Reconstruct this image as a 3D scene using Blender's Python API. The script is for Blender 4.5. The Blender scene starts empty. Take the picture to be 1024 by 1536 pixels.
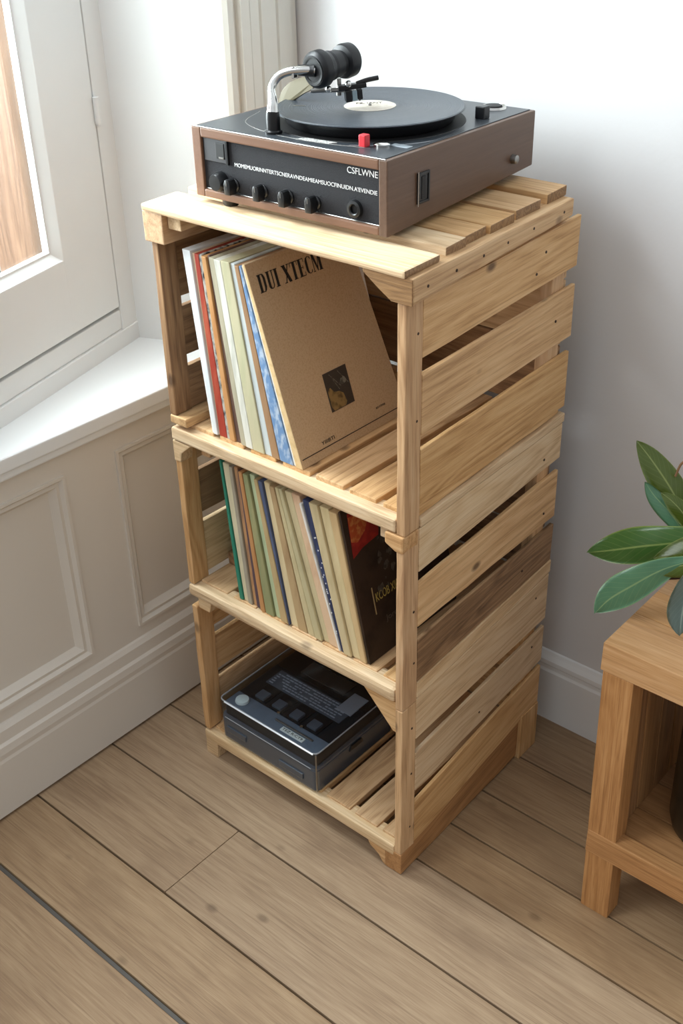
import bpy, bmesh, math, random
from mathutils import Vector, Matrix, Euler
random.seed(7)
V = Vector
S = bpy.context.scene
COL = S.collection
R = math.radians

# ------------------------------------------------------------------ materials
def srgb(h):
    h = h.lstrip('#'); c = [int(h[i:i+2], 16)/255 for i in (0, 2, 4)]
    return tuple((x/12.92 if x <= .04045 else ((x+.055)/1.055)**2.4) for x in c) + (1,)

def nodes(name):
    m = bpy.data.materials.new(name); m.use_nodes = True
    nt = m.node_tree; b = nt.nodes['Principled BSDF']
    return m, nt, b

def N(nt, t, **kw):
    n = nt.nodes.new(t)
    for k, v in kw.items(): setattr(n, k, v)
    return n

def ramp(nt, stops, interp='LINEAR'):
    r = N(nt, 'ShaderNodeValToRGB'); r.color_ramp.interpolation = interp
    e = r.color_ramp.elements
    while len(e) < len(stops): e.new(.5)
    for i, (p, c) in enumerate(stops):
        e[i].position = p; e[i].color = c if len(c) == 4 else (*c, 1)
    return r

def mixc(nt, a, b, f, blend='MIX'):
    m = N(nt, 'ShaderNodeMix', data_type='RGBA', blend_type=blend)
    L = nt.links
    for sock, v in ((m.inputs[0], f), (m.inputs[6], a), (m.inputs[7], b)):
        if hasattr(v, 'links') or isinstance(v, bpy.types.NodeSocket): L.new(v, sock)
        else: sock.default_value = v
    return m.outputs[2]

def math_(nt, op, a, b=None, c=None, clamp=False):
    m = N(nt, 'ShaderNodeMath', operation=op, use_clamp=clamp)
    for i, v in enumerate((a, b, c)):
        if v is None: continue
        if isinstance(v, bpy.types.NodeSocket): nt.links.new(v, m.inputs[i])
        else: m.inputs[i].default_value = v
    return m.outputs[0]

def plain(name, col, rough=.5, metal=0, bump=0, bscale=200, spec=.5, coat=0, noise=.0, nscale=20):
    m, nt, b = nodes(name); L = nt.links
    c = srgb(col)
    b.inputs['Base Color'].default_value = c
    b.inputs['Roughness'].default_value = rough
    b.inputs['Metallic'].default_value = metal
    b.inputs['Specular IOR Level'].default_value = spec
    b.inputs['Coat Weight'].default_value = coat
    tc = N(nt, 'ShaderNodeTexCoord')
    if noise:
        n = N(nt, 'ShaderNodeTexNoise'); n.inputs['Scale'].default_value = nscale; n.inputs['Detail'].default_value = 5
        L.new(tc.outputs['Object'], n.inputs['Vector'])
        f = math_(nt, 'MULTIPLY_ADD', n.outputs['Fac'], 2*noise, 1-noise)
        cc = N(nt, 'ShaderNodeCombineColor')
        for i in range(3): L.new(f, cc.inputs[i])
        L.new(mixc(nt, c, cc.outputs[0], 1.0, 'MULTIPLY'), b.inputs['Base Color'])
    if bump:
        n = N(nt, 'ShaderNodeTexNoise'); n.inputs['Scale'].default_value = bscale; n.inputs['Detail'].default_value = 4
        L.new(tc.outputs['Object'], n.inputs['Vector'])
        bp = N(nt, 'ShaderNodeBump'); bp.inputs['Strength'].default_value = bump; bp.inputs['Distance'].default_value = .002
        L.new(n.outputs['Fac'], bp.inputs['Height']); L.new(bp.outputs['Normal'], b.inputs['Normal'])
    return m

def wood(name, light, mid, dark, rough=.55, grain=1.0, knots=1.0, vary=.12, stretch=1.0, island=False, ring=1.0, fine=1.0, spec=.35, blot=0):
    """timber whose grain runs along each board's own X axis"""
    m, nt, b = nodes(name); L = nt.links
    tc = N(nt, 'ShaderNodeTexCoord')
    if island:
        g = N(nt, 'ShaderNodeNewGeometry'); rnd = g.outputs['Random Per Island']
    else:
        oi = N(nt, 'ShaderNodeObjectInfo'); rnd = oi.outputs['Random']
    cx = N(nt, 'ShaderNodeCombineXYZ')
    L.new(math_(nt, 'MULTIPLY', rnd, 31.7), cx.inputs[0]); L.new(math_(nt, 'MULTIPLY', rnd, 17.3), cx.inputs[1]); L.new(math_(nt, 'MULTIPLY', rnd, 53.1), cx.inputs[2])
    add = N(nt, 'ShaderNodeVectorMath', operation='ADD'); L.new(tc.outputs['Object'], add.inputs[0]); L.new(cx.outputs[0], add.inputs[1])
    P = add.outputs[0]
    def nz(sc, detail, dist=0, rgh=.55):
        mp = N(nt, 'ShaderNodeMapping'); mp.inputs['Scale'].default_value = sc; L.new(P, mp.inputs['Vector'])
        n = N(nt, 'ShaderNodeTexNoise'); n.inputs['Scale'].default_value = 1; n.inputs['Detail'].default_value = detail
        n.inputs['Distortion'].default_value = dist; n.inputs['Roughness'].default_value = rgh
        L.new(mp.outputs[0], n.inputs['Vector']); return n.outputs['Fac']
    s = stretch
    broad = nz((1.6*s, 20*s, 20*s), 3, .3)
    streak = nz((4.5*s, 150*s, 150*s), 5, .35, .65)
    fib = nz((26*s, 620*s, 620*s), 2)
    rg = nz((1.3*s, 11*s, 11*s), 2, .3)
    rings = math_(nt, 'MULTIPLY_ADD', math_(nt, 'SINE', math_(nt, 'MULTIPLY', rg, 95)), .5, .5)
    f = math_(nt, 'ADD', math_(nt, 'MULTIPLY', broad, .42), math_(nt, 'MULTIPLY', streak, .58))
    f = math_(nt, 'ADD', f, math_(nt, 'MULTIPLY', math_(nt, 'SUBTRACT', rings, .5), .16*ring))
    f = math_(nt, 'ADD', f, math_(nt, 'MULTIPLY', math_(nt, 'SUBTRACT', fib, .5), .42*fine))
    f = math_(nt, 'MULTIPLY_ADD', math_(nt, 'SUBTRACT', f, .5), 1.2*grain, .53, clamp=True)
    rp = ramp(nt, [(.12, srgb(dark)), (.48, srgb(mid)), (.85, srgb(light))]); L.new(f, rp.inputs['Fac'])
    col = rp.outputs['Color']
    ln_ = nz((5*s, 330*s, 330*s), 3, .15, .6)
    lk = N(nt, 'ShaderNodeMapRange'); lk.inputs['From Min'].default_value = .56; lk.inputs['From Max'].default_value = .70; lk.inputs['To Max'].default_value = .42*fine
    L.new(ln_, lk.inputs['Value']); col = mixc(nt, col, srgb(dark), lk.outputs[0])
    if knots:
        mp = N(nt, 'ShaderNodeMapping'); mp.inputs['Scale'].default_value = (9, 15, 15); L.new(P, mp.inputs['Vector'])
        vo = N(nt, 'ShaderNodeTexVoronoi'); vo.inputs['Scale'].default_value = 1; L.new(mp.outputs[0], vo.inputs['Vector'])
        k = N(nt, 'ShaderNodeMapRange'); k.inputs['From Min'].default_value = .05; k.inputs['From Max'].default_value = .125
        k.inputs['To Min'].default_value = .8*knots; k.inputs['To Max'].default_value = 0; L.new(vo.outputs['Distance'], k.inputs['Value'])
        col = mixc(nt, col, srgb('#4a3220'), k.outputs[0])
    if blot:
        bl = nz((5, 9, 9), 4, .3)
        kk = N(nt, 'ShaderNodeMapRange'); kk.inputs['From Min'].default_value = .5; kk.inputs['From Max'].default_value = .72; kk.inputs['To Max'].default_value = blot
        L.new(bl, kk.inputs['Value']); col = mixc(nt, col, srgb(dark), kk.outputs[0])
    hs = N(nt, 'ShaderNodeHueSaturation')
    L.new(math_(nt, 'MULTIPLY_ADD', rnd, 2*vary, 1-vary), hs.inputs['Value'])
    r2 = math_(nt, 'FRACT', math_(nt, 'MULTIPLY', rnd, 7.77))
    L.new(math_(nt, 'MULTIPLY_ADD', r2, .14, .87), hs.inputs['Saturation'])
    L.new(col, hs.inputs['Color']); L.new(hs.outputs[0], b.inputs['Base Color'])
    b.inputs['Roughness'].default_value = rough; b.inputs['Specular IOR Level'].default_value = spec
    bp = N(nt, 'ShaderNodeBump'); bp.inputs['Strength'].default_value = .35; bp.inputs['Distance'].default_value = .0012
    L.new(f, bp.inputs['Height']); L.new(bp.outputs['Normal'], b.inputs['Normal'])
    return m

def paper(name, col, speck=None, speck_scale=60, amount=.5, rough=.6, stretch=(1, 1, 1)):
    m, nt, b = nodes(name); L = nt.links
    tc = N(nt, 'ShaderNodeTexCoord')
    mp = N(nt, 'ShaderNodeMapping'); mp.inputs['Scale'].default_value = stretch; L.new(tc.outputs['Object'], mp.inputs['Vector'])
    n = N(nt, 'ShaderNodeTexNoise'); n.inputs['Scale'].default_value = speck_scale; n.inputs['Detail'].default_value = 5
    L.new(mp.outputs[0], n.inputs['Vector'])
    c = srgb(col)
    c2 = srgb(speck) if speck else tuple(x*.78 for x in c[:3])+(1,)
    k = N(nt, 'ShaderNodeMapRange'); k.inputs['From Min'].default_value = .46; k.inputs['From Max'].default_value = .62; k.inputs['To Max'].default_value = amount
    L.new(n.outputs['Fac'], k.inputs['Value'])
    L.new(mixc(nt, c, c2, k.outputs[0]), b.inputs['Base Color'])
    b.inputs['Roughness'].default_value = rough; b.inputs['Specular IOR Level'].default_value = .3
    return m

def glassy(name, tint, gloss=.12, rough=.04, opacity=0.0):
    m, nt, b = nodes(name); L = nt.links
    nt.nodes.remove(b)
    out = nt.nodes['Material Output']
    t = N(nt, 'ShaderNodeBsdfTransparent'); t.inputs[0].default_value = srgb(tint)
    g = N(nt, 'ShaderNodeBsdfGlossy'); g.inputs['Roughness'].default_value = rough
    lw = N(nt, 'ShaderNodeLayerWeight'); lw.inputs['Blend'].default_value = .5
    fr = N(nt, 'ShaderNodeMath', operation='MULTIPLY'); fr.inputs[1].default_value = .45
    nt.links.new(math_(nt, 'POWER', lw.outputs['Facing'], 3.5), fr.inputs[0])
    mx = N(nt, 'ShaderNodeMixShader')
    L.new(math_(nt, 'ADD', fr.outputs[0], gloss, clamp=True), mx.inputs[0]); L.new(t.outputs[0], mx.inputs[1]); L.new(g.outputs[0], mx.inputs[2])
    L.new(mx.outputs[0], out.inputs['Surface'])
    return m

M = {}
M['pine'] = wood('pine', '#dfba88', '#cba06c', '#936838', vary=.07)
M['pine_pale'] = wood('pine_pale', '#e5cca6', '#d6b68a', '#a68058', vary=.05, knots=.6)
M['pine_gold'] = wood('pine_gold', '#d9b385', '#c79b69', '#97693e', vary=.04, knots=.8)
M['pine_brown'] = wood('pine_brown', '#ad875d', '#8f6a47', '#5c402a', vary=.06)
M['pine_grey'] = wood('pine_grey', '#ac8a66', '#8a6b4d', '#5e4632', vary=.02, grain=1.2)
M['pine_end'] = wood('pine_end', '#a9845a', '#8c6a46', '#57402b', vary=.06, stretch=2.5, knots=0)
M['oak'] = wood('oak', '#c4935c', '#ab7844', '#7c5028', vary=.05, knots=.15, ring=.7, fine=1.2, rough=.45)
M['oak_top'] = wood('oak_top', '#d2a77a', '#c0925f', '#966a41', vary=.05, knots=.1, ring=.6, fine=1.1, rough=.45)
M['oak_dim'] = wood('oak_dim', '#b98a58', '#a47545', '#7a5430', vary=.08, knots=.1)
M['floor'] = wood('floor_oak', '#b69a76', '#9c7f5e', '#755a41', vary=.04, grain=.9, knots=.55, stretch=.9, island=True, rough=.5, ring=.45, fine=1.0, blot=.45, spec=.3)
M['floor_gap'] = plain('floor_gap', '#2a2622', .9)
M['gap_strip'] = plain('grey_gap_strip', '#57534e', .6)
M['walnut'] = wood('walnut_veneer', '#705441', '#614735', '#4d3829', vary=.0, knots=0, grain=.8, ring=.25, fine=.5, rough=.38, spec=.45)
M['walnut_front'] = wood('walnut_front', '#85634d', '#755440', '#604433', vary=.0, knots=0, grain=.7, ring=.2, fine=.4, rough=.4)
M['wall'] = plain('white_wall_paint', '#d9dadb', .75, bump=.25, bscale=90, spec=.25)
M['paint'] = plain('white_gloss_paint', '#e6e8e7', .4, bump=.06, bscale=30, noise=.02, nscale=9)
M['panel_paint'] = plain('sill_shade_panel_paint', '#d6cfc4', .5, bump=.05, bscale=30)  # paint toned darker, carrying the shade below the sill in its colour
M['casing_paint'] = plain('casing_paint', '#dad8cf', .5)
M['black'] = plain('black_plastic', '#17181a', .32)
M['black_matt'] = plain('black_matt', '#121213', .6)
M['deck'] = plain('deck_plate', '#33383d', .34, noise=.08, nscale=60)
M['grille'] = plain('grille_cloth', '#232327', .7, spec=.25, bump=.8, bscale=1400, noise=.35, nscale=900)
M['chrome'] = plain('chrome', '#d9d9d6', .16, metal=1)
M['steel'] = plain('brushed_steel', '#9a9894', .35, metal=1)
M['brass'] = plain('bronze_plate', '#6f6750', .45)
M['white_print'] = plain('white_print', '#e6e6e6', .6)
M['black_print'] = plain('black_print', '#191410', .7)
M['gold_print'] = plain('gold_print', '#b5a055', .5)
M['red_btn'] = plain('red_plastic', '#d5303a', .4)
M['label_cream'] = paper('label_cream', '#d2cabd', '#c2b7a6', 120)
M['grey_plate'] = paper('speckled_plate', '#c4c4bf', '#4b4b4b', 700, .8)
M['nail'] = plain('nail_head', '#3c2a1e', .6, metal=.3)
M['leaf_yellow'] = plain('leaf_vein', '#a9bd6a', .4)

def vinyl_mat():
    m, nt, b = nodes('vinyl'); L = nt.links
    b.inputs['Base Color'].default_value = srgb('#343b43'); b.inputs['Roughness'].default_value = .38
    b.inputs['Specular IOR Level'].default_value = .6
    tc = N(nt, 'ShaderNodeTexCoord'); sp = N(nt, 'ShaderNodeSeparateXYZ'); L.new(tc.outputs['Object'], sp.inputs[0])
    r = math_(nt, 'SQRT', math_(nt, 'ADD', math_(nt, 'MULTIPLY', sp.outputs[0], sp.outputs[0]), math_(nt, 'MULTIPLY', sp.outputs[1], sp.outputs[1])))
    n = N(nt, 'ShaderNodeTexNoise', noise_dimensions='1D'); n.inputs['Scale'].default_value = 700; n.inputs['Detail'].default_value = 3; L.new(r, n.inputs['W'])
    bp = N(nt, 'ShaderNodeBump'); bp.inputs['Strength'].default_value = .5; bp.inputs['Distance'].default_value = .0015
    L.new(n.outputs['Fac'], bp.inputs['Height']); L.new(bp.outputs['Normal'], b.inputs['Normal'])
    return m
M['vinyl'] = vinyl_mat()

def leaf_mat(name, base, rim, vein):
    m, nt, b = nodes(name); L = nt.links
    uv = N(nt, 'ShaderNodeUVMap'); sp = N(nt, 'ShaderNodeSeparateXYZ'); L.new(uv.outputs[0], sp.inputs[0])
    d = math_(nt, 'ABSOLUTE', math_(nt, 'SUBTRACT', sp.outputs[1], .5))
    n = N(nt, 'ShaderNodeTexNoise'); n.inputs['Scale'].default_value = 25; n.inputs['Detail'].default_value = 4
    tc = N(nt, 'ShaderNodeTexCoord'); L.new(tc.outputs['Object'], n.inputs['Vector'])
    c = mixc(nt, srgb(base), tuple(x*.62 for x in srgb(base)[:3])+(1,), n.outputs['Fac'])
    # side veins
    w = math_(nt, 'SINE', math_(nt, 'MULTIPLY', math_(nt, 'ADD', sp.outputs[0], math_(nt, 'MULTIPLY', d, -.5)), 75))
    k0 = N(nt, 'ShaderNodeMapRange'); k0.inputs['From Min'].default_value = .8; k0.inputs['From Max'].default_value = 1; k0.inputs['To Max'].default_value = .15; L.new(w, k0.inputs['Value'])
    c = mixc(nt, c, srgb(vein), k0.outputs[0])
    k = N(nt, 'ShaderNodeMapRange'); k.inputs['From Min'].default_value = .035; k.inputs['From Max'].default_value = .012; k.inputs['To Max'].default_value = .85; L.new(d, k.inputs['Value'])
    c = mixc(nt, c, srgb(vein), k.outputs[0])
    k2 = N(nt, 'ShaderNodeMapRange'); k2.inputs['From Min'].default_value = .455; k2.inputs['From Max'].default_value = .49; k2.inputs['To Max'].default_value = .7; L.new(d, k2.inputs['Value'])
    c = mixc(nt, c, srgb(rim), k2.outputs[0])
    L.new(c, b.inputs['Base Color']); b.inputs['Roughness'].default_value = .24; b.inputs['Specular IOR Level'].default_value = .7
    b.inputs['Subsurface Weight'].default_value = 0
    return m
M['leaf'] = leaf_mat('leaf_green', '#5f8c44', '#a8b860', '#a9bd72')
M['leaf_olive'] = leaf_mat('leaf_olive', '#6c8030', '#8f9e48', '#a9b468')
M['leaf_blue'] = leaf_mat('leaf_blue_green', '#78ac86', '#9cc07c', '#a5c490')
M['leaf_pale'] = leaf_mat('leaf_pale', '#8fa8a4', '#a9c0a8', '#b5c8c0')
M['leaf_dead'] = leaf_mat('leaf_dry', '#4a3428', '#6a4c38', '#6a5040')
M['glass'] = glassy('window_glass', '#f6f9f8', .03, .02)
M['smoke'] = glassy('smoke_plastic', '#dfe5ea', .05, .10)

# ------------------------------------------------------------------ mesh helpers
def link(o, parent=None):
    COL.objects.link(o)
    if parent is not None:
        o.parent = parent
    return o

ORIG = {}
def thing(name, label, cat, loc=(0, 0, 0), rot=(0, 0, 0), group=None, local=False):
    o = bpy.data.objects.new(name, None); COL.objects.link(o)
    o.empty_display_size = .05
    o.location = loc; o.rotation_euler = rot
    o['label'] = label; o['category'] = cat
    if group: o['group'] = group
    ORIG[o.name] = Matrix.Identity(4) if local else Matrix.Translation(-V(loc))
    return o

def tag(o, label, cat, group=None):
    o['label'] = label; o['category'] = cat
    if group: o['group'] = group
    return o

def obj(name, bm, mat, parent=None, mtx=None, label=None, smooth=False, kind=None):
    """link a bmesh as one mesh object; mtx places it in the build frame of its thing"""
    bmesh.ops.recalc_face_normals(bm, faces=bm.faces[:])
    me = bpy.data.meshes.new(name); bm.to_mesh(me); bm.free()
    for mm in (mat if isinstance(mat, (list, tuple)) else [mat]): me.materials.append(mm)
    if smooth:
        for p in me.polygons: p.use_smooth = True
    o = bpy.data.objects.new(name, me); COL.objects.link(o)
    mtx = mtx or Matrix.Identity(4)
    if parent is None:
        o.matrix_basis = mtx
    elif parent.parent is None:
        base = ORIG.get(parent.name, Matrix.Identity(4))
        o.parent = parent
        if parent.type == 'EMPTY':
            o.matrix_basis = base @ mtx; ORIG[o.name] = base
        else:
            o.matrix_parent_inverse = parent.matrix_basis.inverted(); o.matrix_basis = mtx
    else:
        base = ORIG.get(parent.name, Matrix.Identity(4))
        o.parent = parent; o.matrix_parent_inverse = parent.matrix_basis.inverted(); o.matrix_basis = base @ mtx
    if label: o['label'] = label
    if kind: o['kind'] = kind
    return o

def center(bm):
    lo = V((1e9,)*3); hi = V((-1e9,)*3)
    for v in bm.verts:
        for i in range(3): lo[i] = min(lo[i], v.co[i]); hi[i] = max(hi[i], v.co[i])
    return (lo+hi)/2

def add_hexa(bm, A, B):
    vs = [bm.verts.new(p) for p in list(A)+list(B)]
    f = []
    f.append(bm.faces.new(vs[0:4])); f.append(bm.faces.new(vs[7:3:-1]))
    for i in range(4):
        j = (i+1) % 4
        f.append(bm.faces.new((vs[i], vs[4+i], vs[4+j], vs[j])))
    return vs

def sharp_edges(bm, ang=30):
    bmesh.ops.recalc_face_normals(bm, faces=bm.faces[:]); bm.normal_update()
    return [e for e in bm.edges if len(e.link_faces) == 2 and e.calc_face_angle(0) > R(ang)]

def bev(bm, off, seg=2, ang=30):
    bmesh.ops.bevel(bm, geom=sharp_edges(bm, ang), offset=off, segments=seg, affect='EDGES', profile=.6, clamp_overlap=True)

def hexa(name, A, B, mat, parent, bevel=.0018, wob=.0006, label=None, endmat=None):
    A = [V(a) for a in A]; B = [V(b) for b in B]
    a = sum(A, V())/4; b = sum(B, V())/4; o = (a+b)/2
    X = (b-a).normalized(); Y = (A[1]-A[0]); Y = (Y-X*Y.dot(X)).normalized(); Z = X.cross(Y)
    m = Matrix((X, Y, Z)).transposed().to_4x4(); m.translation = o
    mi = m.inverted()
    bm = bmesh.new(); vs = add_hexa(bm, [mi@p for p in A], [mi@p for p in B])
    if wob:
        le = [e for e in bm.edges if abs(e.verts[0].co.x-e.verts[1].co.x) > .5*(b-a).length]
        bmesh.ops.subdivide_edges(bm, edges=le, cuts=5, use_grid_fill=True)
        for v in bm.verts: v.co += V((0, random.uniform(-wob, wob), random.uniform(-wob, wob)))
    if bevel: bev(bm, bevel)
    o = obj(name, bm, [mat, endmat] if endmat else mat, parent, m, label)
    if endmat:
        for p in o.data.polygons:
            if abs(p.normal.x) > .8: p.material_index = 1
    return o

def board(name, x, y, z, axis, mat, parent, z2=None, y2=None, x2=None, **kw):
    """a board along axis; z2 / y2 / x2 give the cross-section at its far end where it differs"""
    xe, ye, ze = x2 or x, y2 or y, z2 or z
    if axis == 'y':
        A = [(x[0], y[0], z[0]), (x[1], y[0], z[0]), (x[1], y[0], z[1]), (x[0], y[0], z[1])]
        B = [(xe[0], y[1], ze[0]), (xe[1], y[1], ze[0]), (xe[1], y[1], ze[1]), (xe[0], y[1], ze[1])]
    elif axis == 'x':
        A = [(x[0], y[0], z[0]), (x[0], y[1], z[0]), (x[0], y[1], z[1]), (x[0], y[0], z[1])]
        B = [(x[1], ye[0], ze[0]), (x[1], ye[1], ze[0]), (x[1], ye[1], ze[1]), (x[1], ye[0], ze[1])]
    else:
        A = [(x[0], y[0], z[0]), (x[1], y[0], z[0]), (x[1], y[1], z[0]), (x[0], y[1], z[0])]
        B = [(xe[0], ye[0], z[1]), (xe[1], ye[0], z[1]), (xe[1], ye[1], z[1]), (xe[0], ye[1], z[1])]
    return hexa(name, A, B, mat, parent, **kw)

def add_box(bm, x, y, z, m=None, bevel=0):
    b2 = bmesh.new()
    add_hexa(b2, [(x[0], y[0], z[0]), (x[1], y[0], z[0]), (x[1], y[1], z[0]), (x[0], y[1], z[0])],
             [(x[0], y[0], z[1]), (x[1], y[0], z[1]), (x[1], y[1], z[1]), (x[0], y[1], z[1])])
    if bevel: bev(b2, bevel)
    merge(bm, b2, m)

def merge(bm, b2, m=None):
    if m is not None: bmesh.ops.transform(b2, matrix=m, verts=b2.verts[:])
    vm = {v: bm.verts.new(v.co) for v in b2.verts}
    for f in b2.faces:
        try:
            nf = bm.faces.new([vm[v] for v in f.verts]); nf.smooth = f.smooth; nf.material_index = f.material_index
        except ValueError: pass
    b2.free()

def box(name, x, y, z, mat, parent, bevel=.001, **kw):
    c = V(((x[0]+x[1])/2, (y[0]+y[1])/2, (z[0]+z[1])/2))
    bm = bmesh.new()
    add_box(bm, (x[0]-c.x, x[1]-c.x), (y[0]-c.y, y[1]-c.y), (z[0]-c.z, z[1]-c.z), None, bevel)
    return obj(name, bm, mat, parent, Matrix.Translation(c), **kw)

def add_prism(bm, poly, d0, d1, plane='xz', bevel=0, seg=2):
    """poly extruded along the remaining axis from d0 to d1"""
    def P(a, b, d): return {'xz': (a, d, b), 'xy': (a, b, d), 'yz': (d, a, b)}[plane]
    b2 = bmesh.new()
    v0 = [b2.verts.new(P(a, b, d0)) for a, b in poly]; v1 = [b2.verts.new(P(a, b, d1)) for a, b in poly]
    b2.faces.new(v0); b2.faces.new(v1[::-1])
    n = len(poly)
    for i in range(n): b2.faces.new((v0[i], v1[i], v1[(i+1) % n], v0[(i+1) % n]))
    if bevel: bev(b2, bevel, seg)
    merge(bm, b2)

def prism(name, poly, d0, d1, plane, mat, parent, bevel=.0015, seg=2, **kw):
    bm = bmesh.new(); add_prism(bm, poly, d0, d1, plane, bevel, seg)
    c = center(bm); bmesh.ops.translate(bm, vec=-c, verts=bm.verts[:])
    return obj(name, bm, mat, parent, Matrix.Translation(c), **kw)

def axis_mtx(p, d):
    d = V(d).normalized(); q = V((0, 0, 1)).rotation_difference(d)
    m = q.to_matrix().to_4x4(); m.translation = V(p); return m

def add_lathe(bm, prof, m=None, n=40):
    """prof = [(r, z)...] turned about Z; closed where r = 0"""
    b2 = bmesh.new(); rings = []
    for r, z in prof:
        if r <= 1e-6: rings.append([b2.verts.new((0, 0, z))])
        else: rings.append([b2.verts.new((r*math.cos(2*math.pi*i/n), r*math.sin(2*math.pi*i/n), z)) for i in range(n)])
    for a, b in zip(rings, rings[1:]):
        for i in range(n):
            j = (i+1) % n
            if len(a) == 1 and len(b) == 1: continue
            if len(a) == 1: f = b2.faces.new((a[0], b[i], b[j]))
            elif len(b) == 1: f = b2.faces.new((a[i], b[0], a[j]))
            else: f = b2.faces.new((a[i], b[i], b[j], a[j]))
    merge(bm, b2, m)

def lathe(name, prof, p, d, mat, parent, n=40, smooth=None, **kw):
    bm = bmesh.new(); add_lathe(bm, prof, None, n)
    o = obj(name, bm, mat, parent, axis_mtx(p, d), **kw)
    shade(o); return o

def shade(o, ang=35):
    """smooth shading that keeps sharp edges"""
    me = o.data
    for p in me.polygons: p.use_smooth = True
    bm = bmesh.new(); bm.from_mesh(me)
    for e in bm.edges:
        if len(e.link_faces) == 2: e.smooth = e.calc_face_angle(0) < R(ang)
    bm.to_mesh(me); bm.free()

def spline(pts, k=8):
    pts = [V(p) for p in pts]; out = []
    P = [pts[0]*2-pts[1]]+pts+[pts[-1]*2-pts[-2]]
    for i in range(1, len(P)-2):
        a, b, c, d = P[i-1:i+3]
        for s in range(k):
            t = s/k
            out.append(.5*((2*b)+(c-a)*t+(2*a-5*b+4*c-d)*t*t+(3*b-a-3*c+d)*t**3))
    out.append(pts[-1]); return out

def add_tube(bm, pts, rad, n=12, closed=False):
    pts = [V(p) for p in pts]; b2 = bmesh.new(); rings = []
    L = len(pts); up = None
    for i, p in enumerate(pts):
        if closed: t = (pts[(i+1) % L]-pts[i-1]).normalized()
        else: t = (pts[min(i+1, L-1)]-pts[max(i-1, 0)]).normalized()
        if up is None: up = t.orthogonal().normalized()
        up = (up-t*up.dot(t)).normalized(); s = t.cross(up)
        r = rad[i] if isinstance(rad, (list, tuple)) else rad
        rings.append([b2.verts.new(p+(up*math.cos(2*math.pi*k/n)+s*math.sin(2*math.pi*k/n))*r) for k in range(n)])
    for a, b in (list(zip(rings, rings[1:]))+([(rings[-1], rings[0])] if closed else [])):
        for k in range(n): b2.faces.new((a[k], a[(k+1) % n], b[(k+1) % n], b[k]))
    if not closed: b2.faces.new(rings[0][::-1]); b2.faces.new(rings[-1])
    merge(bm, b2)

def tube(name, pts, rad, mat, parent, n=12, closed=False, **kw):
    bm = bmesh.new(); add_tube(bm, pts, rad, n, closed)
    o = obj(name, bm, mat, parent, **kw); shade(o); return o

def text_bm(s, w, h, depth=.0003):
    cu = bpy.data.curves.new('lettering', 'FONT'); cu.body = s; cu.size = 1; cu.extrude = 0
    ob = bpy.data.objects.new('lettering', cu); me = bpy.data.meshes.new_from_object(ob)
    bm = bmesh.new(); bm.from_mesh(me)
    bpy.data.objects.remove(ob); bpy.data.curves.remove(cu); bpy.data.meshes.remove(me)
    xs = [v.co.x for v in bm.verts]; ys = [v.co.y for v in bm.verts]
    sx = w/(max(xs)-min(xs)); sy = h/(max(ys)-min(ys))
    for v in bm.verts: v.co = V(((v.co.x-min(xs))*sx, (v.co.y-min(ys))*sy, 0))
    r = bmesh.ops.extrude_face_region(bm, geom=bm.faces[:])
    bmesh.ops.translate(bm, vec=(0, 0, depth), verts=[g for g in r['geom'] if isinstance(g, bmesh.types.BMVert)])
    return bm

def frame_mtx(o, x, y):
    """matrix whose local X,Y lie along the given directions, Z out of that face"""
    x = V(x).normalized(); z = x.cross(V(y)).normalized(); y = z.cross(x)
    m = Matrix((x, y, z)).transposed().to_4x4(); m.translation = V(o); return m

def struct(o): o['kind'] = 'structure'; return o

# ------------------------------------------------------------------ room
WX = -.598     # face of the panelled left wall
BY = .468      # face of the back wall
# floor: planks running along X with dark gaps
bm = bmesh.new()
lines = [-1.75, -1.45, -1.2, -.93, -.66, -.3975, -.264, -.099, .041, .137, .232, .341, .60]
ends = {5: [.55], 6: [-.262, .9], 7: [.62], 8: [-.272, .66], 9: [.5], 10: [.8], 11: [.3], 4: [.1], 3: [-.2]}
for i in range(len(lines)-1):
    y0, y1 = lines[i], lines[i+1]
    g0 = .0046 if abs(y0+.3975) < .01 else .0017
    g1 = .0046 if abs(y1+.3975) < .01 else .0017
    xs = [-.8]+ends.get(i, [])+[2.3]
    for a, b in zip(xs, xs[1:]):
        b2 = bmesh.new(); c = random.uniform(-.0006, .0006)
        add_hexa(b2, [(a+.0005, y0+g0, -.02), (b-.0005, y0+g0, -.02), (b-.0005, y1-g1, -.02), (a+.0005, y1-g1, -.02)],
                 [(a+.0005, y0+g0, 0), (b-.0005, y0+g0, 0), (b-.0005, y1-g1, 0), (a+.0005, y1-g1, 0)])
        bev(b2, .0012); merge(bm, b2)
fl = struct(obj('floor', bm, M['floor']))
b = bmesh.new(); add_box(b, (-.8, 2.3), (-1.75, .6), (-.05, -.0195))
o = obj('subfloor', b, M['floor_gap'], fl)
b = bmesh.new(); add_box(b, (-.79, 2.3), (-.4005, -.3945), (-.0195, -.004))
obj('gap_strip', b, M['gap_strip'], fl)

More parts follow.
